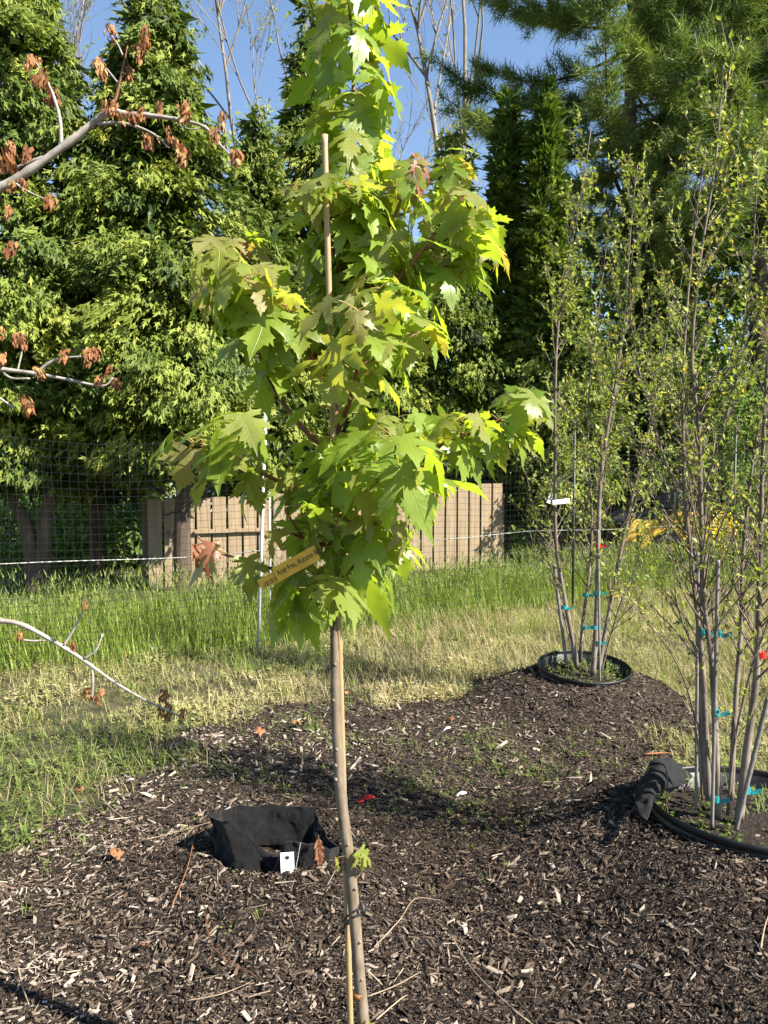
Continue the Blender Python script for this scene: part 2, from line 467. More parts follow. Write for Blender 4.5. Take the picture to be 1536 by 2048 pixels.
def hgt(x, y):
    x = np.asarray(x, float); y = np.asarray(y, float)
    def bump(c, hh, r): return hh * np.exp(-(((x - c[0]) ** 2 + (y - c[1]) ** 2) / (r * r)) ** 1.5)
    near = np.exp(-(np.maximum(0, np.hypot(x, y - 4) - 5) / 3) ** 2)
    z = 0.018 * sines(x, y, 3, 2.6) * near + 0.010 * sines(x, y, 4, 8.0) * near
    z = z + bump(FAR_POT, 0.205, 0.62) + bump(NEAR_POT, 0.29, 0.76) + bump(BAG, 0.09, 0.52) + bump(MAPLE, 0.04, 0.4)
    z = z - .13 * np.exp(-(np.hypot(x - FAR_POT.x, y - FAR_POT.y) / .265) ** 10) - .14 * np.exp(-(np.hypot(x - NEAR_POT.x, y - NEAR_POT.y) / .315) ** 10)
    z = z - .13 * np.exp(-(((x - BAG.x) / .215) ** 2 + ((y - BAG.y - .01) / .145) ** 2) ** 4)
    z = z + bump((0.25, 4.3), 0.06, 0.8) + 0.05 * np.clip((y - 8) / 6, 0, 1)
    return z


def h1(x, y): return float(hgt(x, y))


def ground_px(u, v, z=0.05):
    """Ground point under a pixel, for a level z."""
    a = at(u, v, 1.0)
    k = (z - CAM_Z) / (a.z - CAM_Z)
    return (a.x * k, k)


MULCH = [ground_px(u, v) for u, v in [(-700, 1730), (-20, 1690), (140, 1640), (255, 1560), (430, 1520), (440, 1440), (540, 1400), (700, 1385), (900, 1395), (1010, 1360)]]
MULCH += [(0.62, 5.35), (1.0, 5.62), (1.5, 5.65), (1.95, 5.3), (1.98, 4.6), (1.55, 4.05), (1.35, 3.75), (1.75, 3.55), (2.6, 3.3), (4.5, 3.0), (4.5, 0.2), (-3.5, 0.2)]
MULCH = np.array(MULCH)


def poly_sd(px, py, poly):
    """Signed distance, positive inside."""
    px = np.asarray(px, float); py = np.asarray(py, float)
    d = np.full(px.shape, 1e9); ins = np.zeros(px.shape, bool)
    n = len(poly)
    for i in range(n):
        ax, ay = poly[i]; bx, by = poly[(i + 1) % n]
        ex, ey = bx - ax, by - ay
        t = np.clip(((px - ax) * ex + (py - ay) * ey) / (ex * ex + ey * ey), 0, 1)
        d = np.minimum(d, np.hypot(px - ax - t * ex, py - ay - t * ey))
        c = ((ay > py) != (by > py)) & (px < (bx - ax) * (py - ay) / ((by - ay) if by != ay else 1e-9) + ax)
        ins ^= c
    return np.where(ins, d, -d)


def mulch_sd(x, y):
    return poly_sd(x, y, MULCH) + 0.10 * sines(x, y, 21, 4.0) + 0.075 * sines(x, y, 22, 12.0) + 0.05 * sines(x, y, 23, 30.0)


def axis_lines(a, b, step, far):
    core = list(np.arange(a, b + 1e-6, step)); out = core[:]
    s = step; p = core[-1]
    while p < far: s *= 1.35; p += s; out.append(p)
    s = step; p = core[0]
    while p > -far: s *= 1.35; p -= s; out.insert(0, p)
    return np.array(out)


def grid_obj(name, xs, ys, zf, mat, keep=None, kind='structure'):
    X, Y = np.meshgrid(xs, ys)
    Z = zf(X, Y)
    V = np.stack([X, Y, Z], -1).reshape(-1, 3)
    nx, ny = len(xs), len(ys)
    i = (np.arange(ny - 1)[:, None] * nx + np.arange(nx - 1)[None]).ravel()
    F = np.stack([i, i + 1, i + nx + 1, i + nx], 1)
    if keep is not None:
        k = keep(X, Y).ravel()
        F = F[k[F].any(1)]
        used = np.unique(F); rem = -np.ones(len(V), int); rem[used] = np.arange(len(used))
        V = V[used]; F = rem[F]
    me = np_mesh(name, V, F, True)
    o = link_mesh(name, me, mat)
    o['kind'] = kind
    return o


grid_obj('ground', axis_lines(-5, 6, 0.1, 600), axis_lines(0.3, 10, 0.1, 900), lambda x, y: hgt(x, y) - 0.004, M['turf'])
mulch = grid_obj('mulch_bed', np.arange(-3.4, 4.3, 0.042), np.arange(1.2, 5.9, 0.042),
                 lambda x, y: hgt(x, y) + 0.014 * np.clip(mulch_sd(x, y) / 0.06, -1, 1) + 0.006 * sines(x, y, 31, 45.0),
                 M['mulch_fines'], keep=lambda x, y: mulch_sd(x, y) > -0.04)


def surf_z(x, y):
    return hgt(x, y) + np.where(mulch_sd(x, y) > 0, 0.014 * np.clip(mulch_sd(x, y) / 0.06, 0, 1), 0)


def slope_n(x, y, e=0.03):
    return norm(np.stack([-(hgt(x + e, y) - hgt(x - e, y)) / (2 * e), -(hgt(x, y + e) - hgt(x, y - e)) / (2 * e), np.ones_like(x)], -1))


def in_view(x, y, m=0.25):
    return (x > -y * 0.5 - m) & (x < y * 0.5 + m + .15)


# wood chips: the loose mass, and the largest ones singly
chip_v = np.array([(-.5, -.1, -.5), (.25, -.5, -.5), (.5, .05, -.5), (-.2, .5, -.5), (-.42, -.1, .5), (.22, -.42, .35), (.45, .1, .5), (-.2, .42, .4)])
chip_v2 = np.array([(-.5, -.35, -.5), (.42, -.5, -.5), (.5, .2, -.5), (-.38, .5, -.5), (-.42, -.25, .5), (.35, -.4, .2), (.48, .25, .5), (-.35, .35, .3)])
chip_f = np.array([(4, 5, 6, 7), (0, 1, 5, 4), (1, 2, 6, 5), (2, 3, 7, 6), (3, 0, 4, 7)])


def scatter(n, x0, x1, y0, y1, ok):
    xs, ys = [], []; tot = 0
    while tot < n:
        x = RNG.uniform(x0, x1, max(n, 3000)); y = RNG.uniform(y0, y1, max(n, 3000))
        k = ok(x, y)
        xs.append(x[k]); ys.append(y[k]); tot += int(k.sum())
        if k.sum() == 0: break
    return np.concatenate(xs)[:n], np.concatenate(ys)[:n]


def pot_clear(x, y):
    return (np.hypot(x - FAR_POT.x, y - FAR_POT.y) > 0.29) & (np.hypot(x - NEAR_POT.x, y - NEAR_POT.y) > 0.345) & (((x - BAG.x) / 0.235) ** 2 + ((y - BAG.y - 0.02) / 0.145) ** 2 > 1)


SLIVER = np.array([(-.5, -.5, -.5), (.5, -.2, -.5), (.5, .2, -.5), (-.5, .5, -.5), (-.48, -.4, .5), (.5, -.1, .6), (.5, .1, .6), (-.48, .4, .5)])
mulch_ok = lambda x, y: (mulch_sd(x, y) > -0.03 - RNG.exponential(.05, np.shape(x))) & in_view(x, y) & pot_clear(x, y)
parts = []
for tv, n, yr in ((SLIVER, 9000, (1.75, 3.4)), (chip_v, 15000, (1.75, 3.2)), (chip_v2, 15000, (1.75, 3.2)), (chip_v, 7500, (3.2, 5.8)), (chip_v2, 6500, (3.2, 5.8))):
    x, y = scatter(n, -2.5, 3.3, *yr, mulch_ok)
    n = len(x)
    ln = np.clip(np.exp(RNG.normal(math.log(0.0125), 0.60, n)), 0.005, 0.075)
    if yr[0] > 3: ln = ln * 1.45
    if tv is SLIVER: ln = ln * 1.7
    wd = np.clip(ln * RNG.uniform(0.10, 0.55, n), 0.002, 0.017)
    if tv is SLIVER: wd = RNG.uniform(.0012, .003, n)
    th = RNG.uniform(0.001, 0.004, n)
    a = RNG.uniform(0, 2 * math.pi, n)
    ax = np.stack([np.cos(a), np.sin(a), RNG.normal(0, 0.3, n)], -1)
    nn = slope_n(x, y) + RNG.normal(0, 0.5, (n, 3))
    Fm = frames(np.cross(nn, ax), nn)          # local x along the chip
    P = np.stack([x, y, surf_z(x, y) + RNG.uniform(0.001, 0.012, n)], -1)
    V, F = stamp(tv, chip_f, Fm, P, np.stack([ln, wd, th], -1))
    t = np.clip(RNG.beta(0.95, 1.12, n) + 0.10 * (ln - 0.02) / 0.02 * RNG.uniform(0, 1, n) - 0.10 * np.tanh((x + .1) / .7) - 0.04 + 0.17 * sines(x, y, 77, 2.6) + 0.10 * sines(x, y, 78, 11.0), 0, 1)  # paler chips at left; towards the right, shade is put into the tint
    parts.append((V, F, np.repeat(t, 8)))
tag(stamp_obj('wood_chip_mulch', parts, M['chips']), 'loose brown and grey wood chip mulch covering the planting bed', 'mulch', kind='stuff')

variants = []
for i in range(10):
    tv = (chip_v if i % 2 else chip_v2) * np.array([1, 1, 1]) + RNG.normal(0, 0.05, (8, 3))
    me = np_mesh('wood_chip', tv, chip_f, False, np.full(8, [0.45, 0.6, 0.72, 0.8, 0.86, 0.9, 0.95, 0.99, 0.68, 0.78][i]))
    me.materials.append(M['chips']); variants.append(me)
x, y = scatter(300, -1.6, 1.9, 1.85, 3.3, mulch_ok)
for i in range(len(x)):
    o = bpy.data.objects.new('wood_chip', variants[i % 10]); COL.objects.link(o); o.parent = mulch
    nn = Vector(slope_n(x[i:i + 1], y[i:i + 1])[0]) + Vector(RNG.normal(0, 0.22, 3))
    q = nn.to_track_quat('Z', 'Y') @ Quaternion((0, 0, 1), random.uniform(0, 6.28))
    o.rotation_euler = q.to_euler()
    s = random.uniform(0.024, 0.046)
    o.scale = (s, s * random.uniform(0.12, 0.36), random.uniform(0.002, 0.006))
    o.location = (x[i], y[i], float(surf_z(x[i], y[i])) + 0.010)

# ------------------------------------------------------------------ grass and weeds
blade_v = np.array([(-.5, 0, 0), (.5, 0, 0), (-.4, .45, .03), (.4, .45, .03), (-.05, 1, .2), (.05, 1, .2)])
blade_f = np.array([(0, 1, 3, 2), (2, 3, 5, 4)])


def blades(x, y, hh, w, lean, tint, z=None):
    n = len(x)
    a = RNG.uniform(0, 2 * math.pi, n)
    ax = np.stack([np.cos(a) * lean, np.sin(a) * lean, np.ones(n)], -1)
    nn = np.stack([np.cos(a), np.sin(a), np.full(n, .2)], -1) * -1
    P = np.stack([x, y, (hgt(x, y) if z is None else z) - 0.01], -1)
    V, F = stamp(blade_v, blade_f, frames(ax, -nn), P, np.stack([w, hh, hh], -1))
    return V, F, np.repeat(tint, 6)


def fence_y(x): return 5.5 + 0.63 * (x + 2.75)


def grow(name, label, cat, mat, parts):
    return tag(stamp_obj(name, parts, mat), label, cat, kind='stuff')


# tall green grass along and behind the wire fence
x, y = scatter(32000, -6, 9, 4.9, 14, lambda x, y: in_view(x, y, .4) & (y > fence_y(x) + 0.10 + 0.08 * sines(x, y, 41, 2)) & (y < fence_y(x) + 2.6) & (RNG.uniform(0, 1, x.shape) < 1.2 - 0.3 * (y - fence_y(x))))
d = y - fence_y(x)
hh = RNG.uniform(0.16, 0.43, len(x)) * np.clip(0.55 + 0.6 * d, 0.35, 1.0) * (1 + 0.30 * sines(x, y, 42, 1.7) + .18 * sines(x, y, 43, 6)) * np.where(x > 0.2, 0.75, 1.0)
p1 = blades(x, y, np.clip(hh, .08, .62), RNG.uniform(0.006, 0.012, len(x)), np.abs(RNG.normal(0, .33, len(x))), np.clip(RNG.normal(0.52, 0.22, len(x)), 0, 1))
# straggling tufts on the near side of the fence
cx_, cy_ = scatter(170, -3.4, 5, 3.4, 9.3, lambda x, y: in_view(x, y, .2) & (y < fence_y(x) + .05) & (mulch_sd(x, y) < -.08))
ii = np.repeat(np.arange(len(cx_)), 30)
tx_ = cx_[ii] + RNG.normal(0, .07, len(ii)); ty_ = cy_[ii] + RNG.normal(0, .07, len(ii)); th_ = RNG.uniform(.05, .15, len(cx_))[ii] * RNG.uniform(.6, 1.3, len(ii)) * np.clip(.55 + .28 * (cy_[ii] - 3.6), .5, 1.6)
p2 = blades(tx_, ty_, th_, RNG.uniform(.003, .006, len(ii)), np.abs(RNG.normal(0, .6, len(ii))), np.clip(RNG.normal(.45, .28, len(cx_))[ii] + RNG.normal(0, .12, len(ii)), 0, 1))
grow('tall_grass', 'tall green grass growing along the wire fence', 'grass', M['grass'], [p1, p2])
# seed heads standing above it
x, y = scatter(1300, -6, 7, 5.2, 12, lambda x, y: in_view(x, y, .4) & (y > fence_y(x) + 0.2) & (y < fence_y(x) + 2.0))
n = len(x); hh = RNG.uniform(0.42, 0.68, n) * np.where(x > 0.2, 0.8, 1)
ps = [blades(x, y, hh, np.full(n, 0.006), RNG.uniform(0.0, 0.15, n), RNG.uniform(0.1, .5, n))]
for k in range(7):
    ps.append(blades(x + RNG.normal(0, .025, n), y + RNG.normal(0, .02, n), RNG.uniform(.04, .08, n), np.full(n, .010), RNG.uniform(0.2, 1.0, n), RNG.uniform(.1, .6, n), z=hgt(x, y) + hh * (0.80 + 0.03 * k)))
grow('grass_seed_heads', 'loose seed heads rising above the tall grass', 'grass', M['weed'], ps)
# lawn farther back, under the trees
x, y = scatter(15000, -10, 14, 7.5, 22, lambda x, y: in_view(x, y, .6) & (y > fence_y(x) + 1.8))
grow('rough_lawn', 'rough green lawn in the shade behind the fence', 'grass', M['grass'], [blades(x, y, RNG.uniform(.08, .28, len(x)), RNG.uniform(.012, .022, len(x)), RNG.uniform(.1, .6, len(x)), np.clip(RNG.normal(.4, .2, len(x)), 0, .9))])

# low sprawling weeds between the mulch and the fence: small many-leaved sprigs
wv, wf = [], []
r_ = np.random.default_rng(8)
for k in range(7):
    a = r_.uniform(0, 6.28); rr = r_.uniform(0.15, .6); zz = r_.uniform(.15, 1.0)
    c = np.array([math.cos(a) * rr, math.sin(a) * rr, zz])
    o_ = np.array([math.cos(a), math.sin(a), r_.uniform(-.3, .5)]); o_ /= np.linalg.norm(o_)
    s_ = np.array([-math.sin(a), math.cos(a), 0])
    L = r_.uniform(.22, .38); b_ = len(wv)
    wv += [c, c + o_ * L * .5 + s_ * L * .28, c + o_ * L, c + o_ * L * .5 - s_ * L * .28]
    wf.append((b_, b_ + 1, b_ + 2, b_ + 3))
for k in range(2):
    a = r_.uniform(0, 6.28); b_ = len(wv); dd = np.array([math.cos(a), math.sin(a), 0])
    s_ = np.array([-math.sin(a), math.cos(a), 0]) * .03
    wv += [s_, -s_, dd * .5 + np.array([0, 0, 1.0]) - s_ * .5, dd * .5 + np.array([0, 0, 1.0]) + s_ * .5]
    wf.append((b_, b_ + 1, b_ + 2, b_ + 3))
wv = np.array(wv); wf = np.array(wf)


def sprigs(x, y, size, tint):
    n = len(x); a = RNG.uniform(0, 6.28, n)
    ax = np.stack([np.cos(a), np.sin(a), RNG.normal(0, .15, n)], -1)
    Fm = frames(ax, np.stack([RNG.normal(0, .2, n), RNG.normal(0, .2, n), np.ones(n)], -1))
    P = np.stack([x, y, hgt(x, y) - 0.004], -1)
    V, F = stamp(wv, wf, Fm, P, size)
    return V, F, np.repeat(tint, len(wv))


def weed_ok(x, y): return in_view(x, y, .55) & (y < fence_y(x) + .3) & (mulch_sd(x, y) < 0.05 + 0.16 * sines(x, y, 51, 8)) & pot_clear(x, y)


x, y = scatter(13200, -3.6, 5.2, 2.6, 9.5, lambda x, y: weed_ok(x, y))
dry = 0.72 + 0.3 * sines(x, y, 55, 1.6) + np.where(x > -0.6, 0.08, -0.05) + np.clip((y - 3.7) * .25, -.25, .22)
grow('ground_cover_weeds', 'low yellowing weeds between mulch bed and wire fence', 'weeds', M['weed'],
     [sprigs(x, y, np.clip(RNG.normal(.050, .019, len(x)) * (1 + .45 * sines(x, y, 58, 5.0)), .018, .16), np.clip(dry * 0.8 + RNG.normal(0, .16, len(x)), 0, 1))])
# dry straw tufts
x, y = scatter(20000, -3.6, 5.2, 3.2, 9.5, lambda x, y: weed_ok(x, y) & (RNG.uniform(0, 1, x.shape) < np.clip(.5 + .5 * sines(x, y, 57, 1.9) + np.where(x > -.6, .25, -.1), 0.05, 1)))
hs = RNG.uniform(.05, .16, len(x)) * np.where((x > -.3) & (y > 5.3), 1.7, 1.0)
grow('dry_grass', 'dry straw coloured grass in front of the wire fence', 'grass', M['straw'], [blades(x, y, hs, RNG.uniform(.002, .0045, len(x)), RNG.uniform(.2, 1.3, len(x)), np.clip(RNG.normal(.5, .25, len(x)), 0, 1))])
# scattered small weeds sprouting through the mulch
cl = [ground_px(u, v) for u, v in [(560, 1560), (740, 1490), (800, 1480), (900, 1540), (620, 1470), (1000, 1510), (450, 1530), (1080, 1530), (700, 1400), (560, 1440), (960, 1480), (110, 1640), (130, 1690), (950, 1620), (1180, 1500), (840, 1580)]]
xs, ys = [], []
for cx, cy in cl:
    k = int(RNG.integers(40, 120)); xs.append(RNG.normal(cx, .13, k)); ys.append(RNG.normal(cy, .17, k))
k = 200; xx, yy = scatter(k, -1.8, 2.2, 2.3, 5.0, mulch_ok); xs.append(xx); ys.append(yy)
x, y = np.concatenate(xs), np.concatenate(ys); k = pot_clear(x, y); x, y = x[k], y[k]
grow('mulch_weeds', 'small green seedlings sprouting through the wood chips', 'weeds', M['weed'], [sprigs(x, y, np.clip(RNG.normal(.036, .014, len(x)), .012, .08), np.clip(RNG.normal(.28, .16, len(x)), 0, 1))])

# ------------------------------------------------------------------ the staked maple
MY = 1.65
def mp(u, v, dy=0.0): return at(u, v, MY + dy)
def mb_(u, v, dy=0.0): return at(u, v, MY + dy + .09 * min(1, max(0, (1250 - v) / 1250)))     # the crown leans a little away

HALF = [(0.0, 0.0), (0.07, -0.055), (0.17, -0.06), (0.20, -0.095), (0.31, -0.07), (0.44, -0.10), (0.36, -0.02), (0.40, 0.02), (0.27, 0.07), (0.155, 0.10),
        (0.33, 0.17), (0.40, 0.15), (0.41, 0.235), (0.52, 0.26), (0.49, 0.32), (0.62, 0.43), (0.45, 0.405), (0.44, 0.47), (0.33, 0.40), (0.22, 0.345), (0.10, 0.30),
        (0.165, 0.44), (0.28, 0.51), (0.225, 0.535), (0.275, 0.66), (0.185, 0.635), (0.19, 0.735), (0.115, 0.72), (0.105, 0.815), (0.055, 0.84), (0.0, 1.03)]


def leaf_mesh(name, seed, tilt, curl, mat, petiole=0.45, width=1.0):
    r = np.random.default_rng(seed)
    right = np.array(HALF); right = right + np.concatenate([[[0, 0]], r.normal(0, 0.013, (len(HALF) - 2, 2)), [[0, 0]]])
    left = np.array(HALF); left = left + np.concatenate([[[0, 0]], r.normal(0, 0.013, (len(HALF) - 2, 2)), [[0, 0]]])
    left = left * np.array([-1, 1])
    out = np.concatenate([right, left[-2:0:-1]])
    n = len(out)
    inner = [(0, y) for y in (0.15, 0.3, 0.45, 0.6, 0.75, 0.88)]
    for s in (-1, 1):
        inner += [(s * q * math.sin(R(46)), q * math.cos(R(46))) for q in (0.15, 0.3, 0.45, 0.58)]
        inner += [(s * q, q * 0.0) for q in (0.14, 0.26)]
        inner += [(s * 0.09, 0.22), (s * 0.09, 0.52), (s * 0.28, 0.22), (s * 0.22, 0.30)]
    allp = [Vector((float(a), float(b))) for a, b in list(map(tuple, out)) + inner]
    edges = [(i, (i + 1) % n) for i in range(n)]
    vv, _, ff, *_ = delaunay_2d_cdt(allp, edges, [], 1, 1e-5)
    P2 = np.array([(p.x, p.y) for p in vv])
    bx, by = P2[:, 0] * width, P2[:, 1]
    rad = np.hypot(bx, by)
    ang = np.degrees(np.arctan2(np.abs(bx), by))
    vein = np.min(np.abs(ang[:, None] - np.array([0, 46, 90])[None]), axis=1)
    off = 0.0016 * np.minimum(vein, 23) * rad * 1.5 - curl * rad ** 2 * 0.5 - 0.35 * curl * bx ** 2
    off = off + 0.045 * np.sin(bx * r.uniform(6, 11) + r.uniform(0, 6)) * rad + 0.045 * np.sin(by * r.uniform(6, 11) + r.uniform(0, 6)) * rad
    twist = r.uniform(-0.35, 0.35)
    off = off + twist * bx * by
    t = R(tilt)
    ay = np.array([0, math.cos(t), -math.sin(t)]); an = np.array([0, math.sin(t), math.cos(t)])
    base = np.array([0, petiole, 0.06])
    V = base + np.stack([bx, np.zeros_like(bx), np.zeros_like(bx)], -1) + by[:, None] * ay + off[:, None] * an
    mb = MB()
    mb.add([tuple(v) for v in V], [tuple(f) for f in ff], 0)
    nb = len(V)
    mb.tube([(0, 0, 0), (0, petiole * .5, .06), tuple(base)], [0.013, 0.010, 0.011], n=4, mi=1, cap=False)
    me = mb.mesh(name, True, [mat, M['petiole']])
    uvl = me.uv_layers.new(name='leaf')
    uvv = np.zeros((len(me.vertices), 2), np.float32); uvv[:nb] = P2
    li = np.empty(len(me.loops), np.int32); me.loops.foreach_get('vertex_index', li)
    uvl.data.foreach_set('uv', uvv[li].ravel())
    return me


LEAF = {}
for mi, mk in enumerate(('leaf_green', 'leaf_pale', 'leaf_bronze', 'leaf_red')):
    LEAF[mk] = [leaf_mesh('maple_leaf', 100 * mi + i, tl, cu, M[mk], pe, wd) for i, (tl, cu, pe, wd) in enumerate(
        [(20, .5, .5, 1.0), (32, .7, .45, .95), (42, .35, .5, 1.05), (50, .6, .4, 1.0), (58, .3, .55, .95), (64, .5, .45, 1.05), (70, .25, .4, 1.0), (76, .4, .5, .9), (84, .3, .4, 1.0), (38, .9, .45, .85)])]
    if mk == 'leaf_red':
        LEAF[mk] = [leaf_mesh('maple_leaf', 400 + i, 70 + 3 * i, 1.0, M[mk], .35, .6) for i in range(6)]

maple = empty('maple_tree', (MAPLE.x, MAPLE.y, h1(MAPLE.x, MAPLE.y) - 0.02), 'young staked maple with large drooping lobed leaves in the foreground', 'tree')
trunk_px = [(738, 2175), (727, 2048), (719, 1960), (713, 1880), (706, 1800), (697, 1710), (684, 1610), (676, 1510), (671, 1400), (670, 1280), (666, 1150), (662, 1000), (664, 880), (682, 740), (698, 600), (699, 480), (704, 330), (707, 200), (705, 90), (697, 0), (690, -60)]
trunk_r = [0.0175, 0.0158, 0.0152, 0.0150, 0.0148, 0.0145, 0.0140, 0.0132, 0.0126, 0.0120, 0.0113, 0.0105, 0.0095, 0.0085, 0.0078, 0.0070, 0.0062, 0.0052, 0.0044, 0.0034, 0.002]
trunk_r = [q * .88 for q in trunk_r]
tp = catmull([mb_(u, v) for u, v in trunk_px], 5)
tr = list(np.interp(np.linspace(0, 1, len(tp)), np.linspace(0, 1, len(trunk_r)), trunk_r))
split = next(i for i, p in enumerate(tp) if p.z > mp(664, 880).z)
mb = MB(); mb.tube(tp[:split + 1], tr[:split + 1], 14)
for (u, v, du) in ((666, 1560, 9), (676, 1640, -6), (684, 1735, 3), (706, 1778, 7), (672, 1402, -9), (668, 1500, 8), (716, 1885, 6), (722, 1960, 2), (664, 1330, 10), (676, 1532, -8), (690, 1690, 9)):
    c = mp(u + du * .6, v, -0.011)
    mb.tube([c + Vector((0, .006, 0)), c + Vector((0, 0, 0.001)), c + Vector((0, -.005, 0.002))], [0.006, 0.0045, 0.001], 6)
mb.build('trunk', M['maple_bark'], maple, True)
MB().tube(tp[split:], tr[split:], 10).build('leader', M['twig_bark'], maple, True)
MB().tube([mp(719.5, 1983), mp(718.5, 1994)], [0.0140, 0.0140], 14).build('tape_band', M['tape_orange'], maple, True)

LEAF_SPECS = []
TAG_C = mp(592, 1128, -.165)
TILTS = [20, 32, 42, 50, 58, 64, 70, 76, 84, 38]


def put_leaf(p, az, size, mk, tilt=None, jitter=0.25, force=False):
    vs = LEAF[mk]
    me = vs[random.randrange(len(vs))] if tilt is None else vs[min(range(len(vs)), key=lambda i: abs(TILTS[i] - tilt)) if mk != 'leaf_red' else 0]
    q = Quaternion((0, 0, 1), az - math.pi / 2) @ Quaternion((1, 0, 0), random.gauss(0.05, jitter)) @ Quaternion((0, 1, 0), random.gauss(0, jitter * 1.1))
    mid = Vector(p) + q @ Vector((0, .75 * size, -.25 * size))
    # keep the name tag clear of foliage hanging in front of it
    d = (mid - TAG_C)
    if not force and abs(d.x) < .085 and abs(d.z) < .09 and d.y < .03: return
    LEAF_SPECS.append((mid.y, Vector(p), q.to_euler(), size, me))


def emit_leaves():
    LEAF_SPECS.sort(key=lambda t: t[0])
    joined = bmesh.new(); slots = []
    for i, (_, p, e, s, me) in enumerate(LEAF_SPECS):
        if i < 300:                                     # the nearest leaves are parts of their own
            o = bpy.data.objects.new('leaf', me); COL.objects.link(o); o.parent = maple
            o.rotation_euler = e; o.scale = (s, s, s); o.location = p - maple.location
        else:
            b = bmesh.new(); b.from_mesh(me)
            b.transform(Matrix.Translation(p - maple.location) @ e.to_matrix().to_4x4() @ Matrix.Scale(s, 4))
            mats = list(me.materials)
            for m_ in mats:
                if m_ not in slots: slots.append(m_)
            for f in b.faces: f.material_index = slots.index(mats[f.material_index])
            t = bpy.data.meshes.new('tmp'); b.to_mesh(t); b.free(); joined.from_mesh(t); bpy.data.meshes.remove(t)
    if slots:
        me = bpy.data.meshes.new('inner_foliage'); joined.to_mesh(me)
        for m_ in slots: me.materials.append(m_)
        o = bpy.data.objects.new('inner_foliage', me); COL.objects.link(o); o.parent = maple; o['kind'] = 'stuff'
    joined.free()


def resample(path, step):
    out = [path[0]]; acc = 0
    for a, b in zip(path[:-1], path[1:]):
        L = (b - a).length
        while acc + L >= step:
            t = (step - acc) / L; a = a.lerp(b, t); L = (b - a).length; out.append(a); acc = 0
        acc += L
    return out


def leafy(path, step, size, t0=0.25, tip_kind=('leaf_bronze', 'leaf_pale'), body=('leaf_green',) * 6 + ('leaf_pale', 'leaf_pale'), tip=True, pair=2):
    nodes = resample(path, step); n = len(nodes)
    az = random.uniform(0, 3.14)
    for i, p in enumerate(nodes):
        t = i / max(1, n - 1)
        if t < t0: continue
        az += 1.57 + random.gauss(0, .25)
        for k in range(pair):
            a = az + k * 6.283 / pair + random.gauss(0, .3)
            # leaves of a lateral shoot are pushed up and outward
            put_leaf(p, a, size * random.uniform(.78, 1.15) * (1.0 - .25 * t), random.choice(body))
    if tip:
        d = (path[-1] - path[-2]); a0 = math.atan2(d.y, d.x)
        for k in range(4):
            put_leaf(path[-1], a0 + k * 1.57 + random.gauss(0, .3), size * random.uniform(.55, .85) * .9, random.choice(tip_kind))


BR = [
    [(662, 1165, 0), (600, 1155, -.05), (520, 1130, -.08), (440, 1105, -.11), (385, 1065, -.13)],
    [(663, 1000, 0), (610, 985, -.05), (520, 945, -.10), (445, 908, -.14), (390, 888, -.16)],
    [(663, 965, 0), (760, 950, -.02), (850, 918, -.04), (925, 872, -.06), (970, 866, -.06)],
    [(663, 905, 0), (600, 850, .0), (540, 760, 0), (500, 640, -.02), (480, 530, -.03), (470, 490, -.03)],
    [(690, 640, 0), (740, 520, -.03), (790, 430, -.05), (820, 335, -.07)],
    [(684, 725, 0), (780, 580, -.05), (870, 470, -.06), (925, 395, -.05)],
    [(664, 890, 0), (700, 800, -.12), (720, 700, -.22), (715, 620, -.28)],
    [(663, 1040, 0), (700, 1000, -.12), (760, 960, -.22), (815, 975, -.28)],
    [(698, 590, 0), (650, 460, -.02), (615, 385, -.05)],
    [(684, 740, 0), (740, 650, .15), (760, 560, .25)],
    [(664, 1130, 0), (648, 1160, -.10), (640, 1185, -.18)],
    [(674, 800, 0), (760, 720, 0), (820, 640, -.02)],
    [(674, 800, 0), (610, 690, -.10), (570, 610, -.15)],
    [(664, 930, 0), (720, 905, -.15), (720, 890, -.25)],
    [(666, 1060, 0), (640, 1040, .12), (610, 990, .22)],
    [(678, 770, 0), (600, 680, -.05), (530, 630, -.09), (470, 590, -.12)],
    [(690, 690, 0), (800, 600, .03), (890, 520, .04)],
    [(666, 1085, 0), (720, 1060, -.10), (770, 1050, -.17)],
    [(666, 1095, 0), (615, 1080, -.08), (580, 1065, -.14)],
]
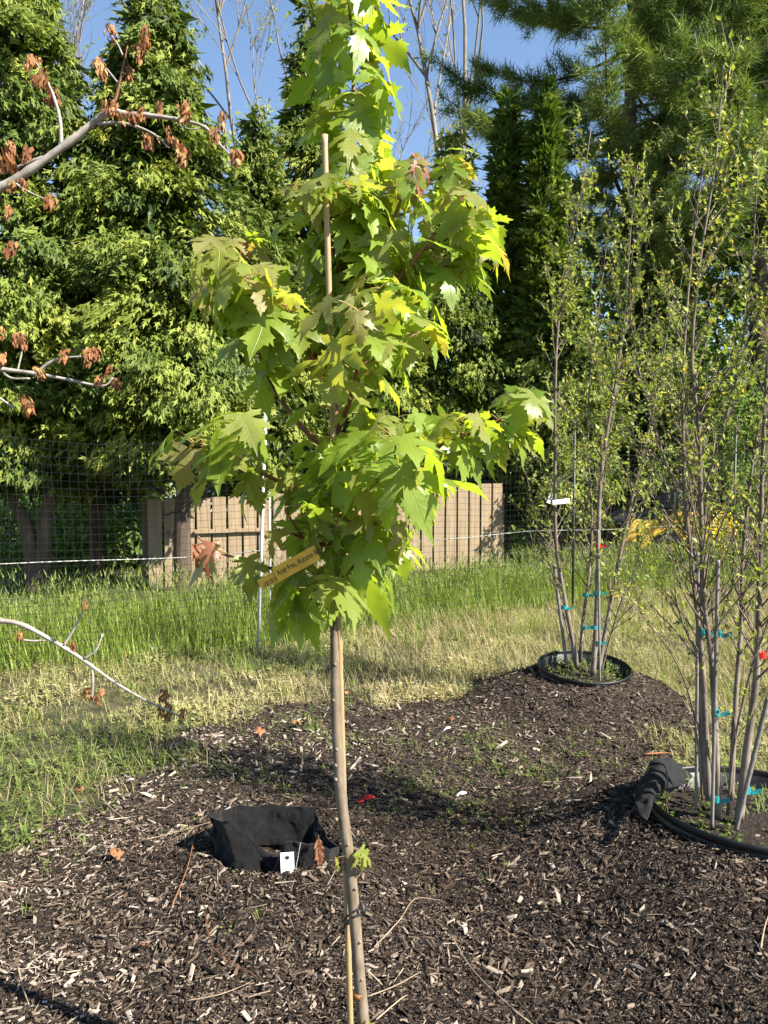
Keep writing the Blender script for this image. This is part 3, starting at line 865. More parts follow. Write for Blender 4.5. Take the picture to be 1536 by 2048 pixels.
# leaves along the leader
up = [p for p in tp if p.z > mp(690, 660).z]
leafy(up, .040, .142, .0, pair=4, tip_kind=('leaf_pale',))
for bi, b in enumerate(BR):
    path = catmull([mb_(*q) for q in b], 6)
    k = len(path)
    MB().tube(path, lin(0.0062 if bi != 0 else .0045, 0.0022, k), 7).build('branch', M['twig_bark'], maple, True)
    if bi == 0:                                   # nearly bare lowest twig with a few bronze young leaves
        put_leaf(path[-4], math.pi * .9, .07, 'leaf_red', 80, force=True); put_leaf(path[-5], -1.3, .07, 'leaf_red', 80, force=True)
        put_leaf(path[-9], -2.6, .10, 'leaf_bronze', 76, force=True); put_leaf(path[-10], -.9, .085, 'leaf_pale', 70, force=True); put_leaf(path[-13], -2.2, .075, 'leaf_pale', 64, force=True)
        continue
    size = {1: .125, 2: .13, 3: .115, 10: .15, 7: .135, 6: .125}.get(bi, .12)
    size *= 1.08
    leafy(path, {1: .040, 2: .035, 10: .033, 13: .045}.get(bi, .055), size, {1: .5, 2: .5, 3: .42, 10: .3}.get(bi, .28),
          tip_kind=('leaf_bronze', 'leaf_pale', 'leaf_green') if bi not in (3, 4, 5, 8, 16) else ('leaf_bronze', 'leaf_pale', 'leaf_bronze', 'leaf_red'))
    # side shoots
    for s in ([.55, .8] if bi in (2, 4, 5, 6, 7, 11, 12, 15, 16) else [.6]):
        i = int(k * s); p0 = path[i]; a = random.uniform(0, 6.28)
        sh = catmull([p0, p0 + Vector((math.cos(a) * .06, math.sin(a) * .06, .03)), p0 + Vector((math.cos(a) * .12, math.sin(a) * .12, .07))], 4)
        MB().tube(sh, lin(.003, .0015, len(sh)), 5).build('branch', M['twig_bark'], maple, True)
        leafy(sh, .065, size * .9, .3, tip_kind=('leaf_pale', 'leaf_bronze', 'leaf_green'))
# shoots low on the stem
put_leaf(mp(704, 1700, -.012), -0.6, .055, 'leaf_pale', 84); put_leaf(mp(706, 1712, -.012), -.2, .05, 'leaf_pale', 76); put_leaf(mp(690, 1712, -.01), 3.4, .04, 'leaf_pale', 76)
for k in range(5): put_leaf(mp(700 + 3 * k, 2050, -.03), -1.57 + .7 * (k - 2), .05, 'leaf_pale', 42)

emit_leaves()

# bamboo stake and the rubber tie
stake = empty('bamboo_stake', mp(706, 2190, -.004), 'tall bamboo stake tied beside the maple trunk', 'stake')
s0, s1 = mp(705, 2190, .052), mp(649, 270, -.055)
mb = MB(); pts, rad = [], []
for i in range(121):
    t = i / 120
    pts.append(s0.lerp(s1, t)); rad.append(0.0072 - .0010 * t + (.0012 if i % 20 == 0 else (-.0004 if i % 20 == 1 else 0)))
mb.tube(pts, rad, 10).build('cane', M['bamboo'], stake, True)
tie = empty('rubber_tie', mp(705, 1815), 'black rubber tie binding the trunk to its stake', 'tie')
for dv in (0, 14):
    c1 = mp(709, 1812 + dv, 0); c2 = s0.lerp(s1, (2190 - 1808 - dv) / 1920)
    loop = []
    for k in range(25):
        a = 2 * math.pi * k / 24
        w = 0.5 + 0.5 * math.cos(a)
        c = c2.lerp(c1, w); rr = .0092 + (.0152 - .0092) * w
        dirx = (c1 - c2); dirx.z = 0; dirx.normalize(); diry = Vector((-dirx.y, dirx.x, 0))
        loop.append(c + dirx * math.cos(a) * rr + diry * math.sin(a) * (rr * .95) + Vector((0, 0, .003 * math.sin(a + dv))))
    MB().tube(loop, .0026, 6, cap=False).build('strap', M['tie'], tie, True)
MB().tube([mp(723, 1806, -.004), mp(727, 1815, -.016), mp(726, 1826, -.014)], [.0035, .004, .003], 6).build('knot', M['tie'], tie, True)


# yellow plastic name tag
def text_mesh(body, size, name):
    cu = bpy.data.curves.new(name, 'FONT'); cu.body = body; cu.size = size; cu.resolution_u = 2; cu.extrude = 0.0001
    o = bpy.data.objects.new('tmp', cu); COL.objects.link(o)
    dg = bpy.context.evaluated_depsgraph_get()
    me = bpy.data.meshes.new_from_object(o.evaluated_get(dg)); me.name = name
    bpy.data.objects.remove(o); bpy.data.curves.remove(cu)
    return me


def plaque(name, c, ax, up_, w, hgt_, mat, parent, bend=0.0, thick=.0006):
    """Thin plate centred at c, width along ax, height along up_."""
    ax = ax.normalized(); up_ = (up_ - ax * up_.dot(ax)).normalized(); nn = ax.cross(up_)
    mb = MB(); n = 10; vs = []
    for i in range(n + 1):
        t = i / n - .5
        for s in (-.5, .5):
            p = c + ax * (t * w) + up_ * (s * hgt_) + nn * (bend * (1 - 4 * t * t))
            vs += [p - nn * thick, p + nn * thick]
    fs = []
    for i in range(n):
        a = i * 4; b = a + 4
        fs += [(a, b, b + 2, a + 2), (a + 1, a + 3, b + 3, b + 1), (a, a + 1, b + 1, b), (a + 2, b + 2, b + 3, a + 3)]
    fs += [(0, 2, 3, 1), (n * 4, n * 4 + 1, n * 4 + 3, n * 4 + 2)]
    mb.add(vs, fs)
    return mb.build(name, mat, parent), ax, up_, nn


def print_on(name, me, c, ax, up_, nn, mat, parent, lift=.0012):
    V = np.empty(len(me.vertices) * 3, np.float32); me.vertices.foreach_get('co', V); V = V.reshape(-1, 3)
    W = np.array(c)[None] + V[:, :1] * np.array(ax)[None] + V[:, 1:2] * np.array(up_)[None] + (V[:, 2:3] + lift) * np.array(nn)[None]
    me.vertices.foreach_set('co', W.astype(np.float32).ravel()); me.update()
    return link_mesh(name, me, mat, parent)


pa, pb = mp(553, 1149, -.16), mp(632, 1106, -.17)
ntag = empty('plant_tag', mp(555, 1150, -.16), 'yellow plastic name tag looped round the lowest maple twig', 'tag')
c = (pa + pb) / 2
strip, ax, up_, nn = plaque('strip', c, pb - pa, Vector((0, 0, 1)), (pb - pa).length * 1.06, .030, M['tag_yellow'], ntag)
tm = text_mesh('Acer free. Autumn Blaze', .0145, 'lettering')
V = np.empty(len(tm.vertices) * 3, np.float32); tm.vertices.foreach_get('co', V); V = V.reshape(-1, 3)
V[:, 0] *= .73; V[:, 1] *= 1.15; tm.vertices.foreach_set('co', V.ravel())
print_on('lettering', tm, c - ax * (pb - pa).length * .47 - up_ * .004, ax, up_, nn, M['print'], strip)
pa2, pb2 = mp(520, 1170, -.155), mp(556, 1151, -.155)
strip2, ax2, up2, nn2 = plaque('loop_end', (pa2 + pb2) / 2, pb2 - pa2, Vector((0, 0, 1)), (pb2 - pa2).length * 1.05, .022, M['tag_yellow'], ntag)
mb = MB()
for k in range(9):
    w = .0008 + .0006 * (k * 7 % 3)
    q = pa2 + ax2 * (.006 + k * .0036) - up2 * .003 + nn2 * .0009
    mb.add([q - up2 * .005, q - up2 * .005 + ax2 * w, q + up2 * .004 + ax2 * w, q + up2 * .004], [(0, 1, 2, 3)])
mb.build('barcode', M['print'], strip2)

# ------------------------------------------------------------------ half-buried felt grow bag
bag = empty('grow_bag', (BAG.x, BAG.y, h1(BAG.x, BAG.y)), 'black felt grow bag sunk open in the mulch with a white label', 'planter')
rim = [(421, 1634, 2.78), (440, 1622, 2.86), (474, 1611, 2.94), (505, 1612, 2.955), (540, 1609, 2.965), (585, 1612, 2.955), (630, 1615, 2.93), (637, 1640, 2.88), (652, 1672, 2.80), (677, 1695, 2.72), (660, 1697, 2.66),
       (638, 1689, 2.635), (601, 1684, 2.62), (571, 1686, 2.62), (557, 1714, 2.675), (530, 1703, 2.69), (505, 1680, 2.70), (478, 1655, 2.71), (460, 1641, 2.72), (440, 1640, 2.745)]
low = [(434, 1690, 2.80), (450, 1690, 2.84), (480, 1690, 2.88), (505, 1690, 2.89), (540, 1690, 2.90), (585, 1690, 2.89), (622, 1695, 2.86), (632, 1710, 2.80), (650, 1735, 2.74), (662, 1745, 2.70), (650, 1757, 2.665),
       (630, 1766, 2.645), (596, 1772, 2.63), (556, 1776, 2.62), (540, 1774, 2.625), (525, 1765, 2.63), (500, 1757, 2.64), (470, 1750, 2.66), (443, 1742, 2.69), (432, 1720, 2.74)]
def facet(lst, per=4):
    P = [at(*q) for q in lst]; out = []
    for a, b in zip(P, P[1:] + P[:1]): out += [a.lerp(b, k / per) for k in range(per)]
    return out


rp = facet(rim); lp = facet(low)
n = len(rp); rows = 9; vs = []; fs = []
for j in range(rows):
    t = j / (rows - 1)
    for i in range(n):
        p = rp[i].lerp(lp[i], t)
        w = math.sin(math.pi * t) * 0.012
        p = p + Vector((w * .6 * math.sin(i * .5 + 5 * t), -w * 1.2 * math.cos(i * .42 + 1 + 3 * t), .003 * math.sin(i * .9) * (1 - t)))
        if t > .8: p.z = min(p.z, .10)
        vs.append(p)
for j in range(rows - 1):
    for i in range(n):
        k = (i + 1) % n
        fs.append((j * n + i, j * n + k, (j + 1) * n + k, (j + 1) * n + i))
o = MB().add(vs, fs).build('wall', M['felt'], bag, True)
sb = o.modifiers.new('sub', 'SUBSURF'); sb.subdivision_type = 'SIMPLE'; sb.levels = 2; sb.render_levels = 2
tb = bpy.data.textures.new('felt_creases', 'CLOUDS'); tb.noise_scale = .055; tb.noise_depth = 3
db = o.modifiers.new('creases', 'DISPLACE'); db.texture = tb; db.strength = .028; db.mid_level = .5; db.texture_coords = 'GLOBAL'
sm = o.modifiers.new('thick', 'SOLIDIFY'); sm.thickness = .004; sm.offset = 0
fc = sum((p for p in lp), Vector()) / n; fc.z = .045
MB().add([fc] + [Vector((p.x, p.y, .05)) for p in lp], [(0, i + 1, (i + 1) % n + 1) for i in range(n)]).build('floor', M['felt'], bag)
lc = at(575, 1731, 2.598)
lab, ax, up_, nn = plaque('label', lc, Vector((1, .04, .06)), Vector((0, .22, 1)), .0465, .086, M['tag_white'], bag, thick=.0008)
mb = MB()
cr = [(math.cos(a) * .0085 * (1 + .25 * math.sin(a * 5)), .026 + math.sin(a) * .0062 * (1 + .2 * math.cos(a * 7))) for a in lin(0, 6.0, 22)]
def onlab(x, y): return lc + ax * x + up_ * y + nn * .0016
mb.add([onlab(0, .026)] + [onlab(x, y) for x, y in cr], [(0, i + 1, (i + 1) % 22 + 1) for i in range(22)])
mb.add([onlab(-.001, .024), onlab(.001, .024), onlab(.0012, .0165), onlab(-.0012, .0165)], [(0, 1, 2, 3)])
mb.build('tree_mark', M['print'], lab)
mb = MB()
for yy, w, hh in ((.0125, .032, .0034), (.008, .034, .0008), (.004, .014, .0008), (.0, .020, .001), (-.004, .032, .001), (-.0065, .030, .001), (-.009, .028, .001), (-.018, .018, .003), (-.030, .034, .001), (-.033, .032, .001)):
    x0 = -w / 2
    while x0 < w / 2 - .001:
        ww = random.uniform(.0018, .004); x1 = min(x0 + ww, w / 2)
        mb.add([onlab(x0, yy), onlab(x1, yy), onlab(x1, yy + hh), onlab(x0, yy + hh)], [(0, 1, 2, 3)]); x0 = x1 + .0007
mb.build('small_print', M['print_grey'], lab)
mb = MB()
for k in range(16):
    t = k / 16; p = at(601 - 13 * t, 1686 + 70 * t, 2.607 + .004 * t); q = at(601 - 13 * (t + .04), 1686 + 70 * (t + .04), 2.607 + .004 * t)
    mb.tube([p, q], .0011, 4)
mb.build('stitching', M['thread'], bag)

# dried conifer sprig leaning on the bag
def feather(name, p0, p1, wid, mat, parent=None, n=15, nrm=Vector((0, -1, .4))):
    ax = (p1 - p0); L = ax.length; ax = ax.normalized(); sd = ax.cross(nrm).normalized(); up_ = sd.cross(ax)
    mb = MB(); mb.tube([p0, p0.lerp(p1, .5) + up_ * .004, p1], [.0012, .001, .0004], 5)
    for i in range(n):
        t = .12 + .86 * i / n; b = p0.lerp(p1, t)
        for s in (-1, 1):
            l = wid * math.sin(math.pi * min(1, .2 + t * .8)) * random.uniform(.7, 1.2) + .004
            d = (sd * s * .75 + ax * .75 + up_ * random.uniform(-.3, .4)).normalized()
            w = ax * l * .13
            e = b + d * l
            mb.add([b - w, b + d * l * .5 - w * 1.4, e, b + d * l * .5 + w * 1.4], [(0, 1, 2, 3)])
    return mb.build(name, mat, parent)
sp = feather('dried_sprig', at(637, 1670, 2.605), at(640, 1735, 2.585), .022, M['litter_leaf'], n=18)
tag(sp, 'orange brown dried conifer sprig leaning against the grow bag', 'sprig')

# ------------------------------------------------------------------ tree at the left with withered leaf bunches
dead = empty('withered_tree', (-1.75, 2.35, h1(-1.75, 2.35) - .02), 'pale barked tree at the left edge with withered brown leaf bunches', 'tree')
MB().tube(catmull([(-1.75, 2.35, -.05), (-1.73, 2.34, .8), (-1.76, 2.33, 1.6), (-1.70, 2.3, 2.4), (-1.72, 2.3, 3.2)], 6), lin(.045, .018, 25), 12).build('trunk', M['pale_bark'], dead, True)


def bunch_mesh(seed):
    r = np.random.default_rng(seed)
    vs, fs, ts = [], [], []
    for k in range(36):
        a = r.uniform(0, 6.28); z0 = -r.uniform(0, .75); rr = r.uniform(.05, .30) * (1.15 - abs(z0 + .3))
        c = np.array([math.cos(a) * rr, math.sin(a) * rr, z0])
        L = r.uniform(.22, .42); out = np.array([math.cos(a), math.sin(a), 0]); sd = np.array([-math.sin(a), math.cos(a), 0])
        tw = r.uniform(-.8, .8); sd = sd * math.cos(tw) + out * math.sin(tw)
        w = L * r.uniform(.20, .36)
        b = len(vs)
        p1 = c + out * L * .18 - np.array([0, 0, L * .35]); p2 = c + out * L * r.uniform(.0, .25) - np.array([0, 0, L])
        m_ = c + out * L * .05 - np.array([0, 0, L * .4])
        vs += [c, p1 + sd * w - out * .05, m_, p1 - sd * w - out * .05, p2]
        fs += [(b, b + 1, b + 2), (b, b + 2, b + 3), (b + 1, b + 4, b + 2), (b + 2, b + 4, b + 3)]
        ts += [float(np.clip(r.normal((seed % 7) / 7 * .6 + .2, .2), 0, 1))] * 5
    me = np_mesh('withered_leaf_bunch', np.array(vs), np.array(fs), False, ts); me.materials.append(M['dead_leaf'])
    return me


BUNCH = [bunch_mesh(900 + i) for i in range(7)]


def bunches(lst, y, par, k_=1.0):
    for k, (u, v) in enumerate(lst):
        o = bpy.data.objects.new('withered_leaf_bunch', BUNCH[(k * 3) % 7]); COL.objects.link(o); o.parent = par
        s = random.uniform(.042, .060) * k_
        s *= random.uniform(.8, 1.25)
        o.scale = (s * random.uniform(.75, 1.2), s * random.uniform(.75, 1.15), s * random.uniform(.85, 1.2))
        o.rotation_euler = (random.gauss(0, .2), random.gauss(0, .25), random.uniform(0, 6.28))
        o.location = at(u, v - 20, y + random.uniform(-.03, .03)) - par.location


def limb(lst, y, r0, r1, y0=None, per=5, mat='pale_bark'):
    n_ = len(lst)
    pts = [q if isinstance(q, Vector) else at(q[0], q[1], y if y0 is None else y0 + (y - y0) * i / (n_ - 1)) for i, q in enumerate(lst)]
    path = catmull(pts, per)
    rad_ = [q * random.uniform(.9, 1.06) * (1.22 if k % 5 == 0 else 1) for k, q in enumerate(lin(r0, r1, len(path)))]
    MB().tube(path, rad_, 8).build('branch', M[mat], dead, True)


limb([Vector((-1.74, 2.33, 2.1)), (-60, 400), (0, 375), (60, 340), (140, 283), (215, 225), (250, 228), (290, 230), (360, 240), (410, 255), (440, 290), (475, 322)], 2.2, .0145, .0022)
limb([(218, 224), (232, 195), (245, 140), (255, 92)], 2.2, .0055, .002, mat='twig_bark')
limb([(246, 112), (236, 90), (222, 70)], 2.2, .0025, .0015)
limb([(235, 165), (215, 140), (198, 125)], 2.2, .0028, .0015)
limb([(195, 248), (240, 246), (275, 254), (310, 270), (338, 296)], 2.2, .0058, .002)
limb([(123, 292), (120, 240), (108, 195), (95, 165), (72, 125)], 2.2, .0060, .002)
limb([(350, 240), (370, 256), (400, 257), (412, 250)], 2.2, .002, .0015)
limb([(40, 352), (30, 330), (18, 300)], 2.2, .003, .0015)
limb([(20, 360), (60, 385), (100, 402)], 2.2, .004, .0015)
limb([(95, 312), (70, 320), (35, 335), (5, 348)], 2.22, .005, .004)
bunches([(217, 65), (290, 68), (283, 105), (195, 130), (255, 148), (66, 126), (80, 135), (92, 155), (100, 190), (82, 165), (213, 218), (230, 220), (235, 242), (258, 238), (283, 235), (322, 222), (375, 220), (443, 238),
         (437, 272), (466, 318), (478, 320), (297, 280), (335, 272), (346, 292), (372, 312), (5, 312), (17, 297), (60, 310), (12, 337), (30, 362), (45, 372), (28, 380), (100, 400), (20, 428), (28, 500)], 2.19, dead)
limb([Vector((-1.74, 2.33, 1.62)), (-50, 732), (0, 738), (70, 747), (140, 760), (205, 772), (226, 755)], 1.7, .007, .002)
limb([(72, 746), (100, 725), (130, 716), (182, 712)], 1.7, .004, .002)
limb([(0, 738), (22, 756), (60, 757)], 1.7, .0028, .0018)
limb([(35, 742), (42, 712), (46, 690)], 1.7, .0022, .0015)
limb([(-60, 770), (-20, 785), (32, 818)], 1.7, .004, .002)
bunches([(3, 722), (43, 684), (33, 680), (70, 750), (138, 715), (176, 712), (187, 712), (202, 770), (222, 750), (229, 772), (6, 672), (42, 808), (52, 818)], 1.69, dead, .72)
limb([Vector((-1.74, 2.33, 1.08)), (-60, 1238), (0, 1241), (50, 1252), (130, 1296), (180, 1330), (230, 1365), (290, 1400), (362, 1433)], 1.55, .0065, .0018)
limb([(92, 1280), (70, 1282), (46, 1280)], 1.55, .0025, .0018)
limb([(127, 1292), (148, 1258), (166, 1222)], 1.55, .0030, .0018)
limb([(168, 1318), (192, 1300), (205, 1268)], 1.55, .0028, .0016)
limb([(183, 1332), (186, 1360), (184, 1398)], 1.55, .003, .0018)
bunches([(38, 1280), (170, 1217), (145, 1298), (168, 1398), (195, 1408), (208, 1396), (330, 1396), (314, 1426), (338, 1424), (366, 1434)], 1.54, dead, .55)


# ------------------------------------------------------------------ nursery pots with birch clumps
def ring_wall(c, prof, n=48, wob=0.0):
    """prof: list of (radius, z). Returns an MB of a lathe around c."""
    mb = MB(); vs = []; fs = []
    for r0, z0 in prof:
        for j in range(n):
            a = 2 * math.pi * j / n
            rr = r0 * (1 + wob * math.sin(2 * a + .7) + wob * .5 * math.sin(3 * a))
            vs.append((c[0] + rr * math.cos(a), c[1] + rr * math.sin(a), c[2] + z0))
    for i in range(len(prof) - 1):
        for j in range(n):
            k = (j + 1) % n
            fs.append((i * n + j, i * n + k, (i + 1) * n + k, (i + 1) * n + j))
    return mb.add(vs, fs)


def pot(c2, r0, ztop, label, tilt=(0, 0), soil_drop=.085):
    root = empty('nursery_pot', (c2.x, c2.y, ztop - .3), label, 'pot', 'nursery pots sunk into mounds of mulch')
    c = (0, 0, .3)
    w = ring_wall(c, [(r0 * .86, -.34), (r0 * .974, -.025), (r0 * .970, -.024), (r0 * .964, -.025), (r0 * .84, -.34)], wob=.02)
    me = w.mesh('wall', True, [M['pot']]); wo = bpy.data.objects.new('wall', me); COL.objects.link(wo); wo.parent = root
    me = ring_wall(c, [(r0 * .972, -.030), (r0 * .990, -.028), (r0 * 1.0, -.020), (r0 * 1.0, -.006), (r0 * .992, 0.0), (r0 * .982, 0.0), (r0 * .976, -.008), (r0 * .972, -.030)], wob=.02).mesh('rim', True, [M['pot']])
    ro = bpy.data.objects.new('rim', me); COL.objects.link(ro); ro.parent = root
    n = 40; rings = 8; vs = [Vector((0, 0, .3 - soil_drop + .012))]; fs = []
    for i in range(1, rings + 1):
        for j in range(n):
            a = 6.2832 * j / n; rr = r0 * .94 * i / rings
            vs.append(Vector((rr * math.cos(a), rr * math.sin(a), .3 - soil_drop + random.uniform(-.006, .006) + .012 * (1 - i / rings))))
    for j in range(n): fs.append((0, 1 + j, 1 + (j + 1) % n))
    for i in range(rings - 1):
        for j in range(n):
            k = (j + 1) % n
            fs.append((1 + i * n + j, 1 + (i + 1) * n + j, 1 + (i + 1) * n + k, 1 + i * n + k))
    so = bpy.data.objects.new('soil', MB().add(vs, fs).mesh('soil', True, [M['soil']])); COL.objects.link(so); so.parent = root
    # weeds in the pot
    k_ = 90; a = RNG.uniform(0, 6.28, k_); rr = r0 * .9 * np.sqrt(RNG.uniform(0.03, 1, k_))
    x, y = rr * np.cos(a), rr * np.sin(a)
    ax = np.stack([np.cos(a), np.sin(a), RNG.normal(0, .15, k_)], -1)
    V, F = stamp(wv, wf, frames(ax, np.stack([RNG.normal(0, .2, k_), RNG.normal(0, .2, k_), np.ones(k_)], -1)), np.stack([x, y, np.full(k_, .3 - soil_drop)], -1), np.clip(RNG.normal(.055, .025, k_), .02, .12))
    me = np_mesh('pot_weeds', V, F, False, np.repeat(np.clip(RNG.normal(.25, .15, k_), 0, 1), len(wv))); me.materials.append(M['weed'])
    wd_ = bpy.data.objects.new('pot_weeds', me); COL.objects.link(wd_); wd_.parent = root; wd_['kind'] = 'stuff'
    # grit on the soil
    k_ = 420; a = RNG.uniform(0, 6.28, k_); rr = r0 * .93 * np.sqrt(RNG.uniform(0, 1, k_)); x, y = rr * np.cos(a), rr * np.sin(a)
    b = RNG.uniform(0, 6.28, k_); ax = np.stack([np.cos(b), np.sin(b), RNG.normal(0, .2, k_)], -1); nn = np.stack([RNG.normal(0, .3, k_), RNG.normal(0, .3, k_), np.ones(k_)], -1)
    L = RNG.uniform(.008, .022, k_)
    V, F = stamp(chip_v, chip_f, frames(np.cross(nn, ax), nn), np.stack([x, y, np.full(k_, .306 - soil_drop)], -1), np.stack([L, L * .5, L * .2], -1))
    me = np_mesh('bark_bits', V, F, False, np.repeat(RNG.beta(1.2, 1.3, k_), 8)); me.materials.append(M['chips'])
    g = bpy.data.objects.new('bark_bits', me); COL.objects.link(g); g.parent = root; g['kind'] = 'stuff'
    root.rotation_euler = (tilt[0], tilt[1], 0)
    return root


pot(FAR_POT, .295, .275, 'farther black nursery pot of the smaller birch clump, tilted on its mulch mound', (R(7), R(2)))
pot(NEAR_POT, .352, .30, 'nearer black nursery pot at the right edge beside a black cloth', (R(1), R(1)))

lf_v = np.array([(0, 0, 0), (.30, .35, .06), (0, 1, -.08), (-.30, .35, .06)])
lf_f = np.array([(0, 1, 2, 3)])


def birch(root_loc, stems, y0, label, leaf_size, nbr, blen, ties=(), leaf_keep=1.15, seed=1):
    rs = np.random.default_rng(seed)
    root = empty('birch_clump', root_loc, label, 'tree', 'birch clumps in nursery pots')
    for si, (st, r0, dens) in enumerate(stems):
        pts = [at(u, v, y0 + dy) for (u, v, dy) in st]
        path = catmull(pts, 8); n = len(path)
        k0 = .35
        cut = max(2, int(n * k0))
        rad = lin(r0, r0 * .16, n)
        so = MB().tube(path, rad, 10).build('stem', [M['birch_bark'], M['birch_twig']], root, True)
        me = so.data
        mi = np.zeros(len(me.polygons), np.int32); nq = (n - 1) * 10
        for i in range(n - 1):
            if i > cut: mi[i * 10:(i + 1) * 10] = 1
        mi[-1] = 1; me.polygons.foreach_set('material_index', mi)
        tw = MB(); LP, LA = [], []
        L = sum((path[i + 1] - path[i]).length for i in range(n - 1))
        nb = int(nbr * dens * L)
        for b in range(nb):
            t = rs.uniform(.10, .99) ** .68
            i = min(n - 2, int(t * (n - 1))); p0 = path[i]; axis = (path[i + 1] - path[i]).normalized()
            a = rs.uniform(0, 6.28); side = Vector((math.cos(a), math.sin(a), 0))
            ln = blen * rs.uniform(.35, 1.0) * (1.1 - .75 * t) + .06
            d = (axis * rs.uniform(.8, 1.4) + side * rs.uniform(.55, 1.1)).normalized()
            bp_ = [p0]; cur = p0; dd = d
            ns = 5
            for q in range(ns):
                dd = (dd + Vector(rs.normal(0, .10, 3)) + Vector((0, 0, .07))).normalized()
                cur = cur + dd * ln / ns; bp_.append(cur)
            tw.tube(bp_, lin(max(.0011, min(rad[i] * .5, .0045)), .0008, ns + 1), 4, cap=False)
            subs = [bp_]
            for q in range(int(ln * 9)):
                j = rs.integers(1, ns); p1 = bp_[j]; a = rs.uniform(0, 6.28)
                d2 = ((bp_[j + 1] - bp_[j]).normalized() * 1.1 + Vector((math.cos(a), math.sin(a), .2)) * .8).normalized()
                l2 = ln * rs.uniform(.2, .45)
                sp_ = [p1, p1 + d2 * l2 * .5 + Vector((0, 0, .01)), p1 + d2 * l2 + Vector((0, 0, .03))]
                tw.tube(sp_, [.0012, .0009, .0006], 3, cap=False); subs.append(sp_)
            for pth in subs:
                tl = sum((pth[q + 1] - pth[q]).length for q in range(len(pth) - 1))
                low = 0.15 if t < .3 else (.4 if t < .46 else 1.1)
                for q in range(int(tl / .030 * leaf_keep * low) + 1):
                    f = rs.uniform(.15, 1) * (len(pth) - 1); j = min(len(pth) - 2, int(f))
                    LP.append(pth[j].lerp(pth[j + 1], f - j)); LA.append((pth[j + 1] - pth[j]).normalized())
        tw.build('twigs', M['birch_twig'], so, True)
        LP = np.array([tuple(p) for p in LP]); LA = np.array([tuple(p) for p in LA]); k = len(LP)
        ax = LA * .5 + rs.normal(0, .7, (k, 3)) + np.array([0, 0, .1])
        nn = np.array([0, 0, 1.0]) + rs.normal(0, .6, (k, 3))
        V, F = stamp(lf_v, lf_f, frames(ax, nn), LP, leaf_size * np.clip(rs.normal(.95, .3, k), .35, 1.6))
        me = np_mesh('foliage', V, F, False, np.repeat(np.clip(rs.normal(.45, .22, k) + (rs.uniform(0, 1, k) > .95) * .5, 0, 1), 4)); me.materials.append(M['birch_leaf'])
        fo = link_mesh('foliage', me, None, so); fo['kind'] = 'stuff'
    for (u, v, dy, r0, mk) in ties:
        c = at(u, v, y0 + dy)
        mb = MB(); mb.tube([c - Vector((0, 0, .010)), c + Vector((0, 0, .012))], [r0, r0 * 1.05], 10)
        q = c + Vector((r0, -r0 * .5, 0))
        mb.add([q, q + Vector((.03, -.005, .012)), q + Vector((.034, -.004, -.006)), q + Vector((0, 0, -.014))], [(0, 1, 2, 3)])
        mb.build('tape_tie', M[mk], root)
    return root


FY = FAR_POT.y
birch((FAR_POT.x, FAR_POT.y, .2), [
    ([(1155, 1335, 0), (1143, 1270, -.02), (1128, 1190, -.04), (1112, 1080, -.05), (1110, 900, -.05), (1113, 700, -.05), (1128, 560, -.04), (1155, 430, -.02), (1182, 260, 0)], .017, 1.0),
    ([(1186, 1350, -.04), (1192, 1250, -.05), (1196, 1130, -.05), (1200, 980, -.04), (1215, 860, 0), (1236, 740, .03), (1250, 620, .05), (1262, 450, .06), (1275, 330, .06)], .018, 1.1),
    ([(1197, 1340, .03), (1215, 1240, .05), (1240, 1110, .08), (1268, 980, .1), (1300, 850, .12), (1322, 740, .12), (1345, 600, .13)], .016, 1.0),
    ([(1160, 1325, .08), (1166, 1240, .10), (1178, 1150, .12), (1184, 1040, .15), (1176, 900, .18), (1180, 760, .2), (1205, 560, .2), (1220, 420, .2)], .012, 1.0),
    ([(1202, 1345, 0), (1225, 1260, -.02), (1255, 1170, -.05), (1300, 1100, -.08), (1340, 1060, -.1)], .007, .9),
    ([(1150, 1330, .03), (1120, 1200, .08), (1085, 1080, .12), (1055, 960, .15), (1040, 860, .15)], .006, .6),
], FY, 'farther multi-stemmed birch clump with a white tag, in the far pot', .029, 21, .60,
    ties=[(1128, 1215, -.04, .020, 'tape_teal'), (1171, 1190, .12, .020, 'tape_teal'), (1167, 1255, .10, .018, 'tape_teal'), (1188, 1255, -.05, .021, 'tape_teal'), (1196, 1285, -.05, .021, 'tape_teal'), (1194, 1186, -.05, .022, 'tape_teal'), (1196, 1092, -.05, .018, 'tape_red')], seed=3)
NY = NEAR_POT.y
